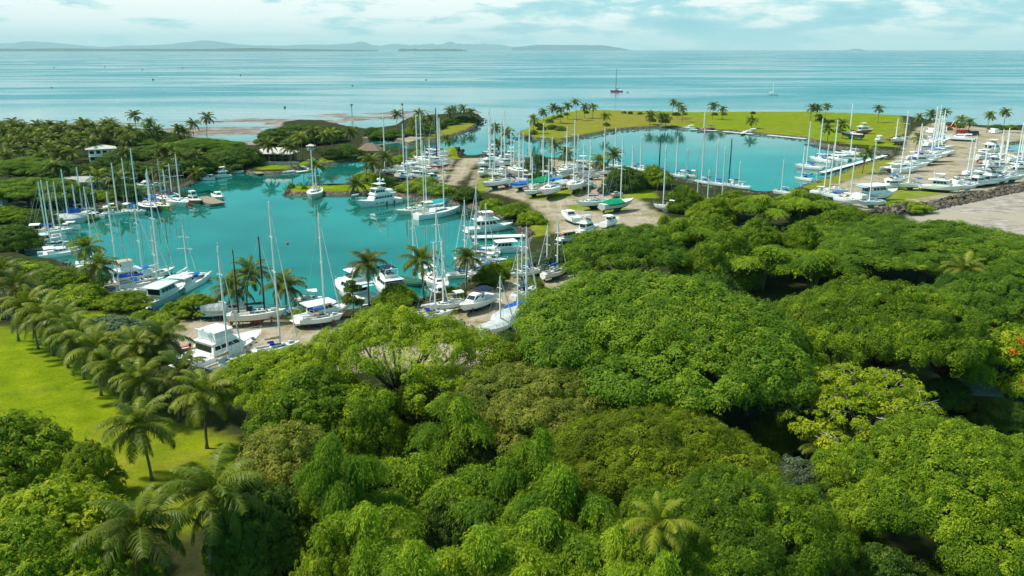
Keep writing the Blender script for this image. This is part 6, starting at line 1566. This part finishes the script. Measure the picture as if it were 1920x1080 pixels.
# ------------------------------------------------------------------ vehicles
def vehicle(name, px, py, rz, label, cat, paint, L=4.7, Wd=1.85, Hh=1.75, kind='suv'):
    q = P(px, py, LAND); o = thing(name, label, cat, (q.x, q.y, ground_z(q.x, q.y)), R(rz))
    pm = M['gel_' + paint]; w = Wd / 2; f = L / 2; g = .35; bh = Hh * .55
    k = MB()
    k.hexa([(-f, -w, g), (f, -w, g), (f, w, g), (-f, w, g)], [(-f + .08, -w * .97, bh), (f - .05, -w * .95, bh * .95), (f - .05, w * .95, bh * .95), (-f + .08, w * .97, bh)])
    body = k.build('body', pm, o)
    x0, x1 = {'suv': (-f + .15, f * .38), 'pickup': (-f * .15, f * .42), 'van': (-f + .1, f * .75), 'truck': (f * .45, f * .92)}[kind]
    hb = Hh if kind != 'truck' else Hh * .95
    build_house(o, 'cab', x0, x1, w * .94, w * .92, bh - .02, hb - .1, .55 if kind != 'truck' else .2, .2, .86, pm, M['glass'], 2, 3, True, (.15, .85), aft=True)
    if kind == 'truck': k = MB(); k.box((-f * .3, 0, Hh * .7), (L * .66, Wd * 1.02, Hh * .5)); k.build('load_bed', pm, o)
    if kind == 'pickup':
        k = MB()
        for s in (-1, 1): k.box((-f * .58, s * w * .93, bh + .18), (f * .8, .08, .4))
        k.box((-f + .1, 0, bh + .18), (.08, Wd * .9, .4)); k.build('load_bed', pm, o)
    for sx in (-1, 1):
        for sy in (-1, 1):
            k = MB(); k.tube([(sx * L * .31, sy * (w - .22), .36), (sx * L * .31, sy * (w + .02), .36)], .36, 14); wh = k.build('wheel', M['rubber'], o)
            k = MB(); k.tube([(sx * L * .31, sy * (w + .02), .36), (sx * L * .31, sy * (w + .035), .36)], .2, 10); k.build('rim', M['steel'], wh)
    for sy in (-1, 1):
        k = MB(); k.box((f - .02, sy * w * .68, bh * .78), (.08, .38, .18)); k.build('headlight', M['gel_lightgrey'], o)
    return o
vehicle('parked_car', 352, 597, 178, 'black off-road car parked at the end of the track', 'car', 'black')
vehicle('parked_car', 716, 572, 10, 'dark car under the bushy shore tree', 'car', 'navy', 4.4, 1.8, 1.5)
vehicle('parked_car', 768, 566, 6, 'dark car beside the yellowing shore palm', 'car', 'black', 4.4, 1.8, 1.5)
vehicle('parked_truck', 1804, 252, 170, 'red truck in the far right yard', 'truck', 'red', 7.5, 2.4, 3.0, 'truck')
vehicle('parked_van', 1824, 253, 175, 'dark van beside the red truck', 'van', 'navy', 6, 2.1, 2.4, 'van')
vehicle('parked_truck', 1746, 250, 95, 'white box truck behind the tallest masts', 'truck', 'white', 7.5, 2.5, 3.2, 'truck')
vehicle('parked_truck', 1863, 250, 90, 'white truck at the far right shore', 'truck', 'white', 6.5, 2.4, 3.0, 'truck')
vehicle('parked_pickup', 1105, 352, 150, 'white pickup on the sandy yard', 'pickup', 'white', 5.0, 1.9, 1.7, 'pickup')
# orange digger
q = P(1778, 243, LAND); o = thing('digger', 'orange digger on its tracks at the far right shore', 'digger', (q.x, q.y, ground_z(q.x, q.y)), R(20))
for s in (-1, 1):
    k = MB(); k.box((0, s * 1.3, .5), (4.2, .6, .9)); k.build('track', M['rubber'], o)
k = MB(); k.box((-.4, 0, 1.7), (3.6, 2.6, 1.3)); k.build('body', M['gel_orange'], o)
k = MB(); k.box((.6, .7, 2.9), (1.5, 1.2, 1.5)); k.build('cab', M['glass'], o)
k = MB(); k.tube([(1.2, -.4, 2), (3.4, -.4, 5), (5.8, -.4, 3.2), (6.2, -.4, 1.2)], [.3, .28, .22, .2], 6); k.box((6.1, -.4, .8), (.9, 1.2, .9)); k.build('boom_arm', M['gel_orange'], o)
# ------------------------------------------------------------------ stone banks
M['boulder'] = mat('boulder', (.135, .115, .09), 0.95, 0.45, 0.25, 0.2, bump=.6)
M['boulder_dark'] = mat('boulder_dark', (.07, .058, .048), 0.95, 0.45, 0.25, 0.2, bump=.6)
def stones(label, line, n, s0, s1, width, m, zoff=0.0, seed=1, tall=0.0):
    rs = np.random.RandomState(seed); pl = np.array([[*P(x, y, LAND)[:2]] for x, y in line])
    seg = np.hypot(*np.diff(pl, axis=0).T); cum = np.concatenate([[0], np.cumsum(seg)])
    base = np.array([(1, 0, 0), (-1, 0, 0), (0, 1, 0), (0, -1, 0), (0, 0, 1), (0, 0, -1)], float); fc = [(0, 2, 4), (2, 1, 4), (1, 3, 4), (3, 0, 4), (2, 0, 5), (1, 2, 5), (3, 1, 5), (0, 3, 5)]
    # one subdivision of an octahedron
    vs = [tuple(v) for v in base]; fs = []
    def midp(i, j):
        v = np.array(vs[i]) + np.array(vs[j]); v = tuple(v / np.linalg.norm(v)); vs.append(v); return len(vs) - 1
    for a, b_, c in fc:
        ab, bc, ca_ = midp(a, b_), midp(b_, c), midp(c, a); fs += [(a, ab, ca_), (ab, b_, bc), (ca_, bc, c), (ab, bc, ca_)]
    U = np.array(vs); Fb = np.array(fs); V, F = [], []
    for k in range(n):
        u = rs.rand() * cum[-1]; i = min(np.searchsorted(cum, u) - 1, len(seg) - 1); i = max(i, 0); t_ = (u - cum[i]) / seg[i]
        d = (pl[i + 1] - pl[i]) / seg[i]; nrm = np.array([-d[1], d[0]]); off = (rs.rand() - .5) * width
        p = pl[i] + d * seg[i] * t_ + nrm * off; s = s0 + (s1 - s0) * rs.rand() ** 2
        z = max(ground_z(p[0], p[1]), -.3) + tall * (1 - abs(off) / width * 2) * rs.rand()
        v = U * (s * (0.7 + .6 * rs.rand(3))) * (1 + .22 * rs.randn(len(U), 1).clip(-1.2, 1.2)); a = rs.rand() * 6.28
        v = np.column_stack([v[:, 0] * np.cos(a) - v[:, 1] * np.sin(a), v[:, 0] * np.sin(a) + v[:, 1] * np.cos(a), v[:, 2] * .75])
        V.append(v + [p[0], p[1], z + zoff]); F.append(Fb + k * len(U))
    o = link('stone_bank', mesh_np('stone_bank', np.concatenate(V), np.concatenate(F), m)); o['kind'] = 'stuff'; o['label'] = label
stones('rough stone wall between the boatyard and the mudflat', SEAWALL_LINE, 1500, .35, .95, 5.5, M['boulder'], .1, 2, 1.1)
stones('dark boulders along the basin side of the green peninsula', [(955, 266), (968, 253), (1005, 262), (1055, 263), (1110, 254), (1160, 244), (1230, 239), (1300, 242), (1400, 249), (1510, 260)], 1500, .35, .9, 5, M['boulder_dark'], -.1, 3)
stones('boulders along the right corner of the right basin', [(1515, 266), (1550, 275), (1600, 282), (1668, 286)], 420, .4, .9, 5, M['boulder_dark'], 0, 4)
stones('stones edging the grass spit', [(545, 352), (534, 360), (542, 367), (600, 366), (688, 365), (745, 369)], 420, .25, .6, 2.4, M['boulder'], -.2, 5)
stones('stones along the far bank below the lawn', [(470, 327), (522, 327), (562, 317), (620, 308), (690, 300)], 420, .3, .7, 3, M['boulder'], -.1, 6)
stones('stones along the bank at the right end of the inner basin', [(800, 378), (872, 386), (905, 402), (945, 410), (975, 424), (992, 440)], 420, .3, .7, 3.5, M['boulder'], 0, 7)
stones('dark stones at the tip of the sandbar', [(830, 262), (880, 246), (900, 232), (908, 222), (890, 214)], 300, .4, 1.0, 5, M['boulder_dark'], -.1, 8)
stones('dark stones round the grassy mound', [(868, 297), (862, 288), (850, 282), (835, 281)], 160, .4, .9, 4, M['boulder_dark'], 0, 9)

stones('stones along the left bank behind the moored row', [(45, 412), (95, 392), (160, 397), (200, 390), (245, 380), (300, 368), (345, 352), (372, 336), (400, 322), (470, 327)], 520, .25, .6, 3, M['boulder_dark'], -.1, 10)
stones('stones along the near shore of the inner basin', [(120, 492), (165, 520), (240, 566), (290, 588), (400, 600), (470, 592), (600, 592), (690, 580), (740, 575), (800, 562), (900, 522), (972, 482)], 700, .2, .5, 2.5, M['boulder'], -.1, 11)
stones('stones along the wood side of the right basin', [(1662, 296), (1600, 315), (1560, 330), (1512, 348), (1430, 364), (1340, 352), (1240, 330), (1150, 318), (1050, 300), (940, 286)], 500, .3, .7, 3, M['boulder'], -.1, 12)
# ------------------------------------------------------------------ sea air
k = MB(); k.box((0, 0, 598), (150000, 150000, 1204))
hm = bpy.data.materials.new('sea_haze'); hm.use_nodes = True; t = hm.node_tree
t.nodes.remove(t.nodes['Principled BSDF'])
v = t.nodes.new('ShaderNodeVolumePrincipled'); v.inputs['Color'].default_value = (.66, .93, 1.0, 1); v.inputs['Density'].default_value = 2.3e-5; v.inputs['Anisotropy'].default_value = 0.0
t.links.new(v.outputs[0], t.nodes['Material Output'].inputs['Volume'])
struct(k.build('haze', hm), 'stuff')
